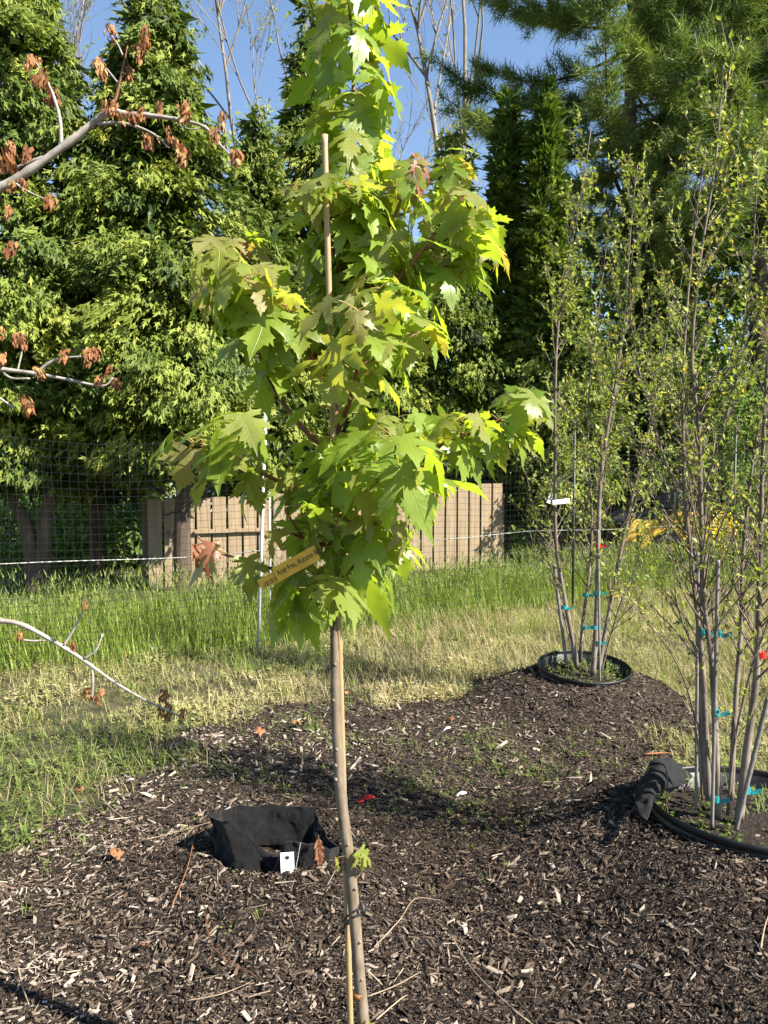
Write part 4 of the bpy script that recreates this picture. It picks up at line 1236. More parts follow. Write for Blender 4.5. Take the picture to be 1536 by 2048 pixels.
birch((NEAR_POT.x, NEAR_POT.y, .22), [
    ([(1418, 1600, .0), (1412, 1480, .01), (1405, 1330, .02), (1386, 1150, .02), (1370, 990, .02), (1366, 800, .03), (1372, 640, .05), (1390, 450, .08), (1412, 300, .1)], .0125, 1.1),
    ([(1436, 1635, -.06), (1432, 1500, -.06), (1424, 1330, -.05), (1408, 1200, -.04), (1402, 1020, -.03), (1398, 860, -.03), (1384, 720, -.03), (1398, 540, -.03), (1430, 330, 0), (1447, 130, 0)], .0125, 1.2),
    ([(1478, 1640, -.02), (1494, 1500, -.02), (1512, 1360, -.01), (1518, 1200, 0), (1522, 1050, .02), (1528, 850, .04), (1545, 600, .05), (1570, 380, .05)], .0165, 1.1),
    ([(1462, 1600, .06), (1470, 1420, .08), (1482, 1250, .1), (1486, 1110, .12), (1505, 930, .14), (1530, 780, .16), (1560, 600, .18)], .011, 1.1),
    ([(1410, 1590, .05), (1400, 1440, .08), (1398, 1280, .10), (1405, 1100, .10), (1420, 950, .1), (1460, 800, .1), (1495, 620, .1), (1510, 430, .1), (1520, 260, .1)], .010, 1.2),
    ([(1455, 1630, .0), (1470, 1480, -.04), (1505, 1330, -.1), (1545, 1220, -.16), (1590, 1100, -.2)], .006, .8),
    ([(1405, 1600, -.02), (1390, 1440, -.05), (1355, 1330, -.1), (1300, 1250, -.14), (1255, 1200, -.16)], .0045, .6),
    ([(1400, 1150, .06), (1360, 1000, .12), (1310, 860, .18), (1270, 700, .22), (1260, 560, .24), (1275, 440, .24)], .006, 1.1),
], NY, 'nearer tall birch clump with teal ties cut off by the right edge', .021, 21, .50,
    ties=[(1431, 1425, -.06, .0145, 'tape_teal'), (1430, 1598, -.065, .0155, 'tape_teal'), (1490, 1580, -.02, .0195, 'tape_teal'), (1405, 1265, .02, .0135, 'tape_teal'), (1437, 1268, -.055, .0125, 'tape_teal'), (1521, 1310, -.005, .0175, 'tape_red')], seed=9)


def cane(name, p0, p1, r0, label, mat='grey_stake', knots=9, group=None):
    pts, rad = [], []
    for i in range(knots * 6 + 1):
        t = i / (knots * 6); pts.append(p0.lerp(p1, t)); rad.append(r0 * (1.12 if i % 6 == 0 else .97))
    o = MB().tube(pts, rad, 8).build(name, M[mat], None, True)
    return tag(o, label, 'stake', group)


G_ = 'canes staking the birch clumps'
cane('cane_stake', at(1424, 1655, NY - .09), at(1436, 1120, NY - .08), .007, 'grey cane beside the nearer birch stems, standing upright nearest the camera', group=G_)
cane('cane_stake', at(1392, 1620, NY - .02), at(1396, 1105, NY + .05), .0065, 'thin grey cane left of the nearer birch stems', group=G_)
cane('cane_stake', at(1472, 1660, NY - .1), at(1536, 1395, NY - .12), .0085, 'leaning grey cane with teal tape at the right edge', group=G_)
cane('cane_stake', at(1133, 1330, FY + .01), at(1108, 1130, FY + .02), .011, 'short grey cane at the left of the farther birch clump', group=G_)
cane('cane_stake', at(1200, 1370, FY - .1), at(1196, 1060, FY - .08), .008, 'long grey cane tied up against the farther birch clump', group=G_)

# white paper tag hanging in the farther birch
wt = empty('white_tag', at(1112, 1000, FY - .08), 'folded white tag wrapped round a thin stem of the farther birch', 'tag')
plaque('tag_face', at(1122, 1003, FY - .085), Vector((1, 0, .12)), Vector((0, 0, 1)), .11, .030, M['tag_white'], wt, bend=.006)
plaque('tag_end', at(1100, 997, FY - .08), Vector((.35, 0, 1)), Vector((1, 0, -.4)), .060, .022, M['tag_white'], wt, bend=.006)

# black weed cloth slumped against the nearer pot
cl_pts = []
rows_ = [
    [(1262, 1590, 2.86), (1280, 1560, 2.93), (1296, 1528, 3.0), (1318, 1513, 3.06), (1345, 1520, 3.12), (1385, 1548, 3.16)],
    [(1268, 1600, 2.78), (1290, 1572, 2.86), (1305, 1540, 2.93), (1326, 1532, 2.97), (1350, 1545, 3.02), (1380, 1560, 3.06)],
    [(1272, 1615, 2.70), (1293, 1590, 2.78), (1306, 1560, 2.86), (1322, 1550, 2.92), (1342, 1558, 2.98), (1370, 1568, 3.03)],
    [(1282, 1630, 2.64), (1297, 1606, 2.71), (1307, 1580, 2.79), (1318, 1566, 2.87), (1335, 1566, 2.94), (1360, 1570, 3.0)],
    [(1292, 1650, 2.60), (1300, 1628, 2.65), (1308, 1605, 2.73), (1314, 1584, 2.82), (1330, 1576, 2.9), (1352, 1575, 2.97)],
]
g = [[at(*q) for q in row] for row in rows_]
nr, nc = len(g), len(g[0])
o = MB().add([p for row in g for p in row], [(i * nc + j, i * nc + j + 1, (i + 1) * nc + j + 1, (i + 1) * nc + j) for i in range(nr - 1) for j in range(nc - 1)]).build('weed_cloth', M['cloth'], None, True)
s_ = o.modifiers.new('sub', 'SUBSURF'); s_.levels = 3; s_.render_levels = 3
tx = bpy.data.textures.new('folds', 'CLOUDS'); tx.noise_scale = .07
dm = o.modifiers.new('folds', 'DISPLACE'); dm.texture = tx; dm.strength = .05; dm.mid_level = .5; dm.texture_coords = 'GLOBAL'
sd_ = o.modifiers.new('thick', 'SOLIDIFY'); sd_.thickness = .004
tag(o, 'crumpled black cloth slumped against the nearer nursery pot', 'cloth')

# ------------------------------------------------------------------ litter on the mulch
def flat_leaf(name, u, v, size, mat, label, cat, ang=0.0, shape='leaf', z=.02):
    gx, gy = ground_px(u, v, .06); gz = float(surf_z(gx, gy)) + z
    if cat == 'leaf': size *= .62
    a = R(ang); ux = Vector((math.cos(a), math.sin(a), .1)); uy = Vector((-math.sin(a), math.cos(a), .35))
    if shape == 'leaf':
        pl = [(x, y) for x, y in HALF[::2]] + [(-x, y) for x, y in HALF[-2:0:-2]]
    else:
        pl = [(-.5, -.02), (-.3, -.09), (-.08, -.06), (0, .0), (.1, -.08), (.5, -.12), (.52, .04), (.12, .1), (0, .06), (-.1, .07), (-.34, .05)]
    c = Vector((gx, gy, gz))
    vs = [c + (ux * x + uy * y) * size + Vector((0, 0, ((.9 if cat == 'leaf' else -.2) * (x * x) + .12 * math.sin(9 * y + 4 * x)) * size)) for x, y in pl]
    vs.append(c + uy * (.4 * size if shape == 'leaf' else 0) - Vector((0, 0, .04 * size)))
    n = len(pl)
    o = MB().add(vs, [(i, (i + 1) % n, n) for i in range(n)]).build(name, mat, None, True)
    sd = o.modifiers.new('thick', 'SOLIDIFY'); sd.thickness = .0012
    return tag(o, label, cat)


flat_leaf('plastic_tag', 730, 1596, .085, M['tape_red'], 'bright red plastic strip lying on the mulch behind the maple', 'tag', 4, 'strip', .03)
flat_leaf('plastic_scrap', 893, 1465, .05, M['tag_white'], 'white plastic scrap beside green seedlings on the mulch', 'litter', 20, 'strip', .02)
flat_leaf('plastic_scrap', 260, 1552, .04, M['tag_white'], 'small white scrap at the edge of the weeds on the left', 'litter', -10, 'strip', .02)
flat_leaf('plastic_label', 920, 1574, .06, M['tag_white'], 'narrow white plant label lying in the shade right of the trunk', 'label', 5, 'strip', .012)
flat_leaf('dead_leaf', 524, 1462, .10, M['litter_leaf'], 'orange dead leaf behind the grow bag, leftmost of two', 'leaf', 40)
flat_leaf('dead_leaf', 600, 1448, .09, M['litter_leaf'], 'orange dead leaf close to the trunk behind the grow bag', 'leaf', 110)
flat_leaf('dead_leaf', 240, 1712, .085, M['litter_leaf'], 'curled brown dead leaf at the left below the weeds', 'leaf', 70)
flat_leaf('dead_leaf', 160, 1575, .06, M['litter_leaf'], 'pale brown dead leaf caught in the weeds at left', 'leaf', 10)
flat_leaf('dead_leaf', 285, 1890, .045, M['litter_leaf'], 'small orange dead leaf low in the left foreground', 'leaf', 200)
flat_leaf('dead_leaf', 905, 1450, .05, M['litter_leaf'], 'small orange dead leaf behind the white scrap', 'leaf', 10)
flat_leaf('dead_leaf', 695, 1378, .09, M['litter_leaf'], 'reddish dead leaf at the far mulch edge by the trunk', 'leaf', 80)


def twig(pts, r0, label, mat='straw_twig'):
    r0 = r0 * .72
    P = []
    for (u, v) in pts:
        gx, gy = ground_px(u, v, .06); P.append(Vector((gx, gy, float(surf_z(gx, gy)) + .014 + random.uniform(0, .012))))
    path = catmull(P, 5)
    o = MB().tube(path, lin(r0, r0 * .4, len(path)), 6).build('fallen_twig', M[mat], None, True)
    tag(o, label, 'twig', 'twigs fallen on the mulch')


twig([(345, 1835), (375, 1770), (390, 1700), (393, 1668)], .003, 'curved orange twig left of the grow bag', 'litter_leaf')
twig([(290, 1682), (350, 1672), (425, 1655)], .0028, 'pale straight twig reaching the left side of the grow bag')
twig([(748, 1905), (800, 1850), (830, 1806), (880, 1800)], .0028, 'curved pale twig right of the trunk at tie height')
twig([(735, 2000), (790, 1975), (842, 1945)], .0030, 'pale twig leading right from the orange trunk band')
twig([(752, 2048), (800, 2010), (815, 2000)], .0035, 'thick pale twig at the bottom edge right of the trunk')
twig([(900, 1870), (940, 1930), (1000, 1985), (1060, 2030)], .0026, 'long thin twig slanting down right of centre')
twig([(410, 1850), (425, 1910), (470, 1940), (512, 1962)], .0024, 'thin bent twig in front of the grow bag', 'twig_bark')
twig([(370, 2000), (440, 1998), (500, 1975)], .0026, 'pale twig near the bottom left of the trunk')
twig([(200, 1585), (225, 1610), (245, 1625)], .005, 'stubby grey stick by the weeds on the left')
twig([(100, 1610), (130, 1600), (165, 1602)], .0028, 'thin grey stick among the weeds at far left')
twig([(35, 1920), (45, 1960), (58, 1995)], .0045, 'grey stick at the bottom left corner')
twig([(1490, 1810), (1515, 1780), (1536, 1745)], .0045, 'pale stick below the nearer pot at the right edge')
twig([(1520, 1960), (1528, 1930), (1545, 1900)], .004, 'pale stick in the bottom right corner')
twig([(1290, 1500), (1330, 1494), (1378, 1496)], .008, 'reddish bark strip between the two pots', 'litter_leaf')
twig([(1024, 2010), (1070, 2040), (1100, 2052)], .003, 'thin pale twig at the bottom edge right of centre')

# ------------------------------------------------------------------ deer fence of plastic net
fx0, fx1 = -4.6, 7.6
fd = Vector((1, .63, 0)).normalized(); fn = Vector((fd.y, -fd.x, 0))
fence = empty('deer_fence', (0, fence_y(0), 0), 'black plastic net deer fence crossing behind the mulch bed', 'fence')


def fp(x, z, o=0.0):
    """Point on the fence at world x and height z, gently billowing."""
    b = .03 * math.sin(x * 2.1) * math.sin(z * 1.7) + .015 * math.sin(x * 5 + z * 3)
    p = Vector((x, fence_y(x), z)) + fn * (b + o)
    return p


FTOP = 1.78
Lx = fx1 - fx0
cell = .062 / math.hypot(1, .63)
nv = int(Lx / cell); nh = int(FTOP / .058)
sub = 12
vsA, fsA = [], []


def ribbon(points, w, across):
    b = sum(len(v) for v in vsA); P = np.array([tuple(p) for p in points]); A = np.array(tuple(across)) * w
    N_ = np.array(tuple(fn)) * w
    n = len(P)
    V = np.stack([P - A, P + N_, P + A], 1).reshape(-1, 3)
    F = []
    for i in range(n - 1):
        a = i * 3
        for j in (0, 1, 2):
            k = (j + 1) % 3
            F.append((b + a + j, b + a + k, b + a + 3 + k, b + a + 3 + j))
    vsA.append(V); fsA.append(np.array(F))


def sag(x): return .03 * math.sin(x * 1.3 + 1) + .02 * math.sin(x * 3.7)


for i in range(nv + 1):
    x = fx0 + i * cell
    ribbon([fp(x + .01 * math.sin(z * 4 + x), z + sag(x) * z / FTOP) for z in np.linspace(.02, FTOP, sub)], .0012, fd)
for j in range(nh + 1):
    z = .02 + (FTOP - .02) * j / nh
    ribbon([fp(x, z + sag(x) * z / FTOP) for x in np.linspace(fx0, fx1, 110)], .0012 if j < nh else .0020, Vector((0, 0, 1)))
me = np_mesh('net', np.concatenate(vsA), np.concatenate(fsA), False); o = link_mesh('net', me, M['net'], fence); o['kind'] = 'stuff'
MB().tube([fp(x, .865 + .02 * math.sin(x * .9) - .012 * math.sin(x * 3), -.012) for x in np.linspace(fx0, fx1, 60)], .0036, 6, cap=False).build('rope', M['rope'], fence, True)
b0 = fp(-1.075, -.05, .03)
MB().tube([Vector((b0.x - .03, b0.y, -.1)), at(533, 780, fence_y(-1.03) - .05)], .014, 10).build('post', M['galv'], fence, True)
MB().tube([at(542, 1330, 6.85), at(539, 985, 6.9)], .006, 8).build('post', M['galv'], fence, True)
for xx in (-3.9, 2.1, 4.6, 7.0):
    p = fp(xx, 0, .03); MB().tube([Vector((p.x, p.y, -.1)), Vector((p.x, p.y, 2.1))], .014, 8).build('post', M['dark_steel'], fence, True)

# ------------------------------------------------------------------ tan board screen
screen = empty('board_screen', (0, 10.9, 0), 'tan vertical board screen standing behind the wire fence', 'fence')
q0 = Vector((at(292, 1000, 10.1).x, 10.1)); q1 = Vector((at(1006, 1000, 12.4).x, 12.4))
sdv = (q1 - q0); SL = sdv.length; sdv = sdv / SL; rot = Matrix.Rotation(math.atan2(sdv.y, sdv.x), 3, 'Z')
nb = 26; bw = SL / nb
snv = Vector((sdv.y, -sdv.x))
for i in range(nb):
    c = q0 + sdv * (bw * (i + .5)); top = 1.17 + .20 * i / nb + random.uniform(-.012, .012)
    o_ = random.uniform(-.004, .004)
    mb = MB(); mb.box((c.x + snv.x * o_, c.y + snv.y * o_, top / 2 - .05), (bw * .86, .022, top + .1), rot)
    mb.build('board', M['tan_board'], screen, bevel=.004)
for i in range(0, nb + 1, 13):
    c = q0 + sdv * (bw * i) - snv * .07
    MB().box((c.x, c.y, .55), (.09, .09, 1.3), rot).build('post', M['brown_board'], screen)
for zz in (.25, .95):
    c = (q0 + q1) / 2 - snv * .035
    MB().box((c.x, c.y, zz), (SL, .04, .09), rot).build('rail', M['brown_board'], screen)
c = q0 + sdv * (bw * 4.4) + snv * .045
MB().box((c.x, c.y, .74), (bw * 6, .05, .05), rot).build('handle_rail', M['tan_board'], screen)

# ------------------------------------------------------------------ yellow compact loader
LY = 14.0
px = LY / FPX
ldr = empty('compact_loader', (at(1300, 1120, LY).x, LY, .02), 'yellow compact loader parked in the grass beyond the fence', 'loader')


def lq(u, v): p = at(u, v, LY); return (p.x, p.z)


def slab(name, poly, y0, y1, mat, bevel=.015):
    return MB().prism([lq(u, v) for u, v in poly], LY + y0, LY + y1).build(name, M[mat], ldr, bevel=bevel)


slab('body', [(1318, 1034), (1344, 1020), (1382, 1024), (1392, 1042), (1384, 1078), (1352, 1080), (1338, 1062), (1312, 1060)], -.34, .34, 'yellow_paint', .03)
slab('chassis', [(1222, 1068), (1345, 1056), (1372, 1078), (1340, 1092), (1225, 1092)], -.28, .28, 'dark_steel')
for s in (-1, 1):
    y = s * .40
    slab('lift_arm', [(1262, 1090), (1276, 1070), (1318, 1034), (1360, 1026), (1362, 1036), (1324, 1046), (1288, 1076), (1272, 1098)], y - .035, y + .035, 'yellow_paint')
    slab('fender', [(1226, 1078), (1234, 1058), (1252, 1034), (1262, 1036), (1258, 1062), (1254, 1080)], y - .1, y + .1, 'yellow_paint')
slab('hood', [(1252, 1036), (1306, 1038), (1312, 1060), (1256, 1072)], -.3, .3, 'yellow_paint')
slab('engine_cover', [(1215, 1050), (1222, 1028), (1250, 1020), (1330, 1018), (1336, 1032), (1240, 1048)], -.26, .26, 'black_vinyl')
slab('seat', [(1318, 1018), (1316, 1002), (1330, 986), (1346, 984), (1350, 1018)], -.22, .22, 'black_vinyl', .03)
for s in (-1, 1):
    MB().tube([Vector((lq(1338, 1020)[0], LY + s * .24, lq(1338, 1020)[1])), Vector((lq(1341, 984)[0], LY + s * .24, lq(1341, 984)[1])), Vector((lq(1347, 984)[0], LY + s * .24, lq(1347, 984)[1])), Vector((lq(1349, 1020)[0], LY + s * .24, lq(1349, 1020)[1]))], .02, 8).build('roll_bar', M['galv'], ldr, True)


def wheel(u, v, y, r0):
    c = Vector((lq(u, v)[0], LY + y, lq(u, v)[1])); n = 28
    def lathe(prof):
        vs, fs = [], []
        for rr, yy in prof:
            for j in range(n):
                a = 6.2832 * j / n; vs.append(c + Vector((rr * math.cos(a), yy, rr * math.sin(a))))
        for i in range(len(prof) - 1):
            for j in range(n):
                k = (j + 1) % n; fs.append((i * n + j, i * n + k, (i + 1) * n + k, (i + 1) * n + j))
        return MB().add(vs, fs)
    w = lathe([(r0 * .66, -.09), (r0 * .92, -.09), (r0, -.06), (r0, .06), (r0 * .92, .09), (r0 * .66, .09)]).build('wheel', M['tyre'], ldr, True)
    lathe([(r0 * .67, -.085), (r0 * .6, -.05), (r0 * .25, -.045), (r0 * .22, -.08), (.001, -.08)]).build('rim', M['yellow_paint'], w, True)
    mb = MB()
    for k in range(18):
        a = 6.2832 * k / 18; p = c + Vector((math.cos(a) * r0, 0, math.sin(a) * r0))
        mb.box(p, (.02, .17, .045), Matrix.Rotation(-a, 3, 'Y'))
    mb.build('tread', M['tyre'], w)


for y in (-.36, .36):
    wheel(1327, 1094, y, .235); wheel(1240, 1096, y, .215)
slab('bucket', [(1192, 1112), (1196, 1090), (1222, 1084), (1226, 1112)], -.5, .5, 'dark_steel')

# ------------------------------------------------------------------ conifers behind the fence
spr_v, spr_f = [], []
spr_v = [np.array(q + (0,), float) for q in ((0, 0), (-.13, .5), (0, 1), (.13, .5), (-.04, .10), (-.36, .52), (-.06, .38), (.04, .28), (.33, .74), (.05, .56))]
spr_f = [(0, 2, 1), (0, 3, 2), (4, 6, 5), (7, 8, 9)]
spr_v = np.array(spr_v); spr_f = np.array(spr_f)
spr_v[:, 2] = -.25 * spr_v[:, 1] ** 2 - .35 * spr_v[:, 0] ** 2


def conifer(name, u, y, height, rprof, label, nclump, per, size, mat, zbase, trunk_r, seed, droop=.55, trunks=None, group=None, spread=.17):
    rs = np.random.default_rng(seed)
    X = at(u, 950, y).x; gz = h1(X, y)
    root = empty(name, (X, y, gz - .05), label, 'tree', group)
    hs = np.array([q[0] for q in rprof]); rr = np.array([q[1] for q in rprof])
    # clump centres on the crown, denser where it is wide
    zt = np.linspace(zbase, height, 200); pr = np.interp((zt - zbase) / (height - zbase), hs, rr) + .12
    zc = rs.choice(zt, nclump, p=pr / pr.sum()) + rs.normal(0, .05, nclump)
    th = rs.uniform(0, 2 * math.pi, nclump)
    flip = (np.sin(th) > .25) & (rs.uniform(0, 1, nclump) < .75)      # fewer boughs on the side turned away from the garden
    th = np.where(flip, -th, th)
    rc = np.interp((zc - zbase) / (height - zbase), hs, rr) * (1 - .55 * rs.uniform(0, 1, nclump) ** 1.7) * (1 + .12 * np.sin(th * 3 + zc * 1.7 + seed)) * (1 + rs.normal(0, .06, nclump))
    C = np.stack([X + rc * np.cos(th), y + rc * np.sin(th), gz + zc], -1)
    n = nclump * per
    ci = np.repeat(np.arange(nclump), per)
    o = np.stack([np.cos(th), np.sin(th), np.zeros(nclump)], -1)[ci]
    tang = np.stack([-np.sin(th), np.cos(th), np.zeros(nclump)], -1)[ci]
    up_ = np.array([0, 0, 1.0])
    # each bough is a plume: narrow at its outer tip, wider and deeper towards the stem
    s_ = rs.uniform(0, 1, (n, 1)) ** .8
    ln = np.minimum(.62, rc[ci, None] * .9 + .12) * np.where(droop > 0, 1, .6)
    P = C[ci] - (o * .85 - up_ * droop * .55) * s_ * ln + (tang * rs.normal(0, 1, (n, 1)) + up_ * .65 * rs.normal(0, 1, (n, 1)) + o * .5 * rs.normal(0, 1, (n, 1))) * spread * (.35 + .85 * s_)
    ax = o * rs.uniform(.3, 1.0, (n, 1)) + tang * (rs.normal(0, .35, nclump)[ci][:, None] + rs.normal(0, .24, (n, 1))) + up_ * (rs.normal(0, .25, nclump)[ci][:, None] + rs.normal(0, .22, (n, 1)) - droop)
    nn = o * rs.uniform(.2, 1, (n, 1)) + up_ * rs.uniform(.1, .9, (n, 1)) + rs.normal(0, .55, (n, 3))
    tint_c = rs.normal(.5, .18, nclump)
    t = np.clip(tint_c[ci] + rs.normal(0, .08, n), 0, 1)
    V, F = stamp(spr_v, spr_f, frames(ax, nn), P, size * rs.uniform(.65, 1.3, n))
    # inner boughs close the crown; interior shade is put into their dark tint
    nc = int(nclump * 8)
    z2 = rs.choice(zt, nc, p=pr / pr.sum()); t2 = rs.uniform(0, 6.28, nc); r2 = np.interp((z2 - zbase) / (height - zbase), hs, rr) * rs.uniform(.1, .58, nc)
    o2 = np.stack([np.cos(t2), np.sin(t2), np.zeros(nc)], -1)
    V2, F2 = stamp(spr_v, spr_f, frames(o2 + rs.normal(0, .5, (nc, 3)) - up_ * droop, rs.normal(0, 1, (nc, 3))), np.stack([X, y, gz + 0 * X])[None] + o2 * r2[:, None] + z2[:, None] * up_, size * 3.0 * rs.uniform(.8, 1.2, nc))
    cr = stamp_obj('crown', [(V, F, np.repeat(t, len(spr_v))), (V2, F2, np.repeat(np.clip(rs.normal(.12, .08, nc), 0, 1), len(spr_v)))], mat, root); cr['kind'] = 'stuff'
    # trunks
    for tr_ in (trunks or [[(0, 0, -.1), (.03, 0, height * .5), (0, 0, height * .96)]]):
        path = catmull([Vector((X, y, gz)) + Vector(q) for q in tr_], 8)
        MB().tube(path, lin(trunk_r, trunk_r * .12, len(path)), 10).build('trunk', M['dark_bark'], root, True)
    # bare limbs that show in the gaps
    for k in range(14):
        a = rs.uniform(0, 6.28); z0 = zbase + rs.uniform(-.25, .7) * (height - zbase) * .5
        r1 = float(np.interp(max(0, (z0 - zbase) / (height - zbase)), hs, rr)) * .8
        p0 = Vector((X, y, gz + z0)); d = Vector((math.cos(a), math.sin(a), .25))
        path = catmull([p0, p0 + d * r1 * .5 + Vector((0, 0, .05)), p0 + d * r1 + Vector((0, 0, .25))], 4)
        MB().tube(path, lin(trunk_r * .12, .005, len(path)), 6, cap=False).build('limb', M['dark_bark'], root, True)
    return root


GA = 'tall arborvitae behind the wire fence'
CONE = [(0, .75), (.12, 1.0), (.35, .95), (.6, .7), (.8, .42), (.93, .17), (1, .03)]
def cone(r): return [(a, b * r) for a, b in CONE]


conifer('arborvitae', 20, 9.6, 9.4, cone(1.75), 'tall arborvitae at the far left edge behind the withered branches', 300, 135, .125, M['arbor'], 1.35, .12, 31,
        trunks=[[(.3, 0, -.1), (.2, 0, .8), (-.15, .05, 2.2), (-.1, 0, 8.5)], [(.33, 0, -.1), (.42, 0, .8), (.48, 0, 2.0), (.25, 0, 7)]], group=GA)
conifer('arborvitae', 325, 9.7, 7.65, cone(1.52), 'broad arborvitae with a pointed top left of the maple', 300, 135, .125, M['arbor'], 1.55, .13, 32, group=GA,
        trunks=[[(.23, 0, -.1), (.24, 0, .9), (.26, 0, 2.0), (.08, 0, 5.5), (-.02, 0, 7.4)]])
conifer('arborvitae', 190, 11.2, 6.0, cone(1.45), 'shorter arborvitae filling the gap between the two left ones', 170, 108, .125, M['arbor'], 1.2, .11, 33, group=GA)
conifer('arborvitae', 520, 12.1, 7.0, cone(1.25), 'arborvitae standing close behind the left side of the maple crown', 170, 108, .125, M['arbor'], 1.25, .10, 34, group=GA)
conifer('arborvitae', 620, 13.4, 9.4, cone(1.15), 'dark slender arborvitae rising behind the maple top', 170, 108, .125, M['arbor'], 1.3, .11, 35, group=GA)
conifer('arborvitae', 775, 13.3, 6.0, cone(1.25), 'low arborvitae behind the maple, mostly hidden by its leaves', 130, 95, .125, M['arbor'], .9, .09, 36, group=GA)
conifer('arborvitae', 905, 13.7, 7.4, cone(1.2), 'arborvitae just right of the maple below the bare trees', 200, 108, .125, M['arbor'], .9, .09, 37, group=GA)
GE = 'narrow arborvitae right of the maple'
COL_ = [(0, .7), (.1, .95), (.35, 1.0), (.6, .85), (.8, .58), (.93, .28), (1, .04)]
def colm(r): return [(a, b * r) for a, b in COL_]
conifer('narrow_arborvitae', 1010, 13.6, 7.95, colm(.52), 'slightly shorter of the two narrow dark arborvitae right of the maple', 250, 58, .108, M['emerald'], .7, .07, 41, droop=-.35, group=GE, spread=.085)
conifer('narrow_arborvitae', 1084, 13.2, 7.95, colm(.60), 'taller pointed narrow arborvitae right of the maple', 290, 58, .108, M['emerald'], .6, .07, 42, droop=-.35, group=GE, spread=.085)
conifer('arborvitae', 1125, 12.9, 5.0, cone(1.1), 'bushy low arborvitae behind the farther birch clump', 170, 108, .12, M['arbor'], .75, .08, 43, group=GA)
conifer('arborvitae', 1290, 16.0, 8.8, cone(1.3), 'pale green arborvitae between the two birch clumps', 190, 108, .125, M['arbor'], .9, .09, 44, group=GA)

# ------------------------------------------------------------------ white pines at upper right
r_ = np.random.default_rng(77); nv_, nf_ = [], []
for k in range(11):
    a = r_.uniform(0, 6.28); c_ = r_.uniform(.15, 1.0); d = np.array([math.cos(a) * c_, 1.0 * r_.uniform(.3, 1.1), math.sin(a) * c_]); d /= np.linalg.norm(d)
    L = r_.uniform(.7, 1.0); s = np.cross(d, [0.3, .2, 1]); s = s / np.linalg.norm(s) * .030
    p = np.array([0, r_.uniform(-.6, .35), 0]); b = len(nv_)
    nv_ += [p - s, p + s, p + d * L]; nf_.append((b, b + 1, b + 2))
nv_ = np.array(nv_); nf_ = np.array(nf_)


def pine(u, y, height, z0, reach, trunk_r, label, seed, nb=44, lean=0.0):
    rs = np.random.default_rng(seed)
    X = at(u, 950, y).x; gz = h1(X, y)
    root = empty('white_pine', (X, y, gz - .05), label, 'tree', 'white pines at upper right')
    path = catmull([(X - lean, y, gz - .1), (X - lean * .5, y, gz + height * .35), (X, y, gz + height * .7), (X + .1, y, gz + height)], 8)
    MB().tube(path, lin(trunk_r, .04, len(path)), 12).build('trunk', M['dark_bark'], root, True)
    TP, TA, tt = [], [], []
    for k in range(nb):
        f = (k + rs.uniform(0, 1)) / nb; z = z0 + (height - z0) * f; a = k * 2.4 + rs.normal(0, .4)
        L = reach * (1 - .72 * f ** 1.3) * rs.uniform(.7, 1.1)
        d = Vector((math.cos(a), math.sin(a), 0)); s = Vector((-math.sin(a), math.cos(a), 0))
        p0 = Vector((X, y, gz + z)); rise = rs.uniform(-.05, .32)
        bp_ = [p0 + d * L * t + Vector((0, 0, L * (rise * t + .10 * t * t - .12 * math.sin(3.1 * t)))) + s * .12 * L * math.sin(2.2 * t + k) * t for t in np.linspace(0, 1, 7)]
        MB().tube(bp_, lin(max(.02, trunk_r * .22 * (1 - .6 * f)), .008, 7), 6, cap=False).build('limb', M['dark_bark'], root, True)
        tw = MB()
        btint = rs.normal(.45, .18)
        for q in range(int(L * 9) + 4):
            t = rs.uniform(.22, 1.0); i = min(5, int(t * 6)); p1 = bp_[i].lerp(bp_[i + 1], t * 6 - i)
            sl = rs.uniform(.25, .75) * (1.15 - .5 * t); sg = rs.choice([-1, 1])
            d2 = (d * rs.uniform(.3, 1.1) + s * sg * rs.uniform(.3, 1.0) + Vector((0, 0, rs.uniform(-.1, .35)))).normalized()
            e = p1 + d2 * sl
            tw.tube([p1, e], [.008, .004], 3, cap=False)
            for w in range(int(sl * 17) + 2):
                f2 = rs.uniform(.2, 1.05)
                TP.append(tuple(p1.lerp(e, f2) + Vector(rs.normal(0, .05, 3)))); TA.append(tuple(d2 + Vector(rs.normal(0, .35, 3)) + Vector((0, 0, .25)))); tt.append(np.clip(btint + rs.normal(0, .15), 0, 1))
        if tw.v: tw.build('branchlets', M['dark_bark'], root)['kind'] = 'stuff'
    TP, TA, tt = np.array(TP), np.array(TA), np.array(tt); n = len(TP)
    V, F = stamp(nv_, nf_, frames(TA, rs.normal(0, 1, (n, 3))), TP, .29 * rs.uniform(.7, 1.25, n))
    cr = stamp_obj('crown', [(V, F, np.repeat(tt, len(nv_)))], M['pine'], root); cr['kind'] = 'stuff'
    return n


npn = pine(1250, 17.0, 16.0, 5.6, 5.2, .24, 'large white pine whose trunk shows above the birch clumps', 61, 74)
npn += pine(1512, 15.2, 16.5, 4.9, 4.0, .23, 'white pine with a thick dark trunk at the right edge', 62, 60)
npn += pine(1700, 19.0, 17.0, 3.0, 4.6, .25, 'white pine mostly beyond the right edge', 63, 30)

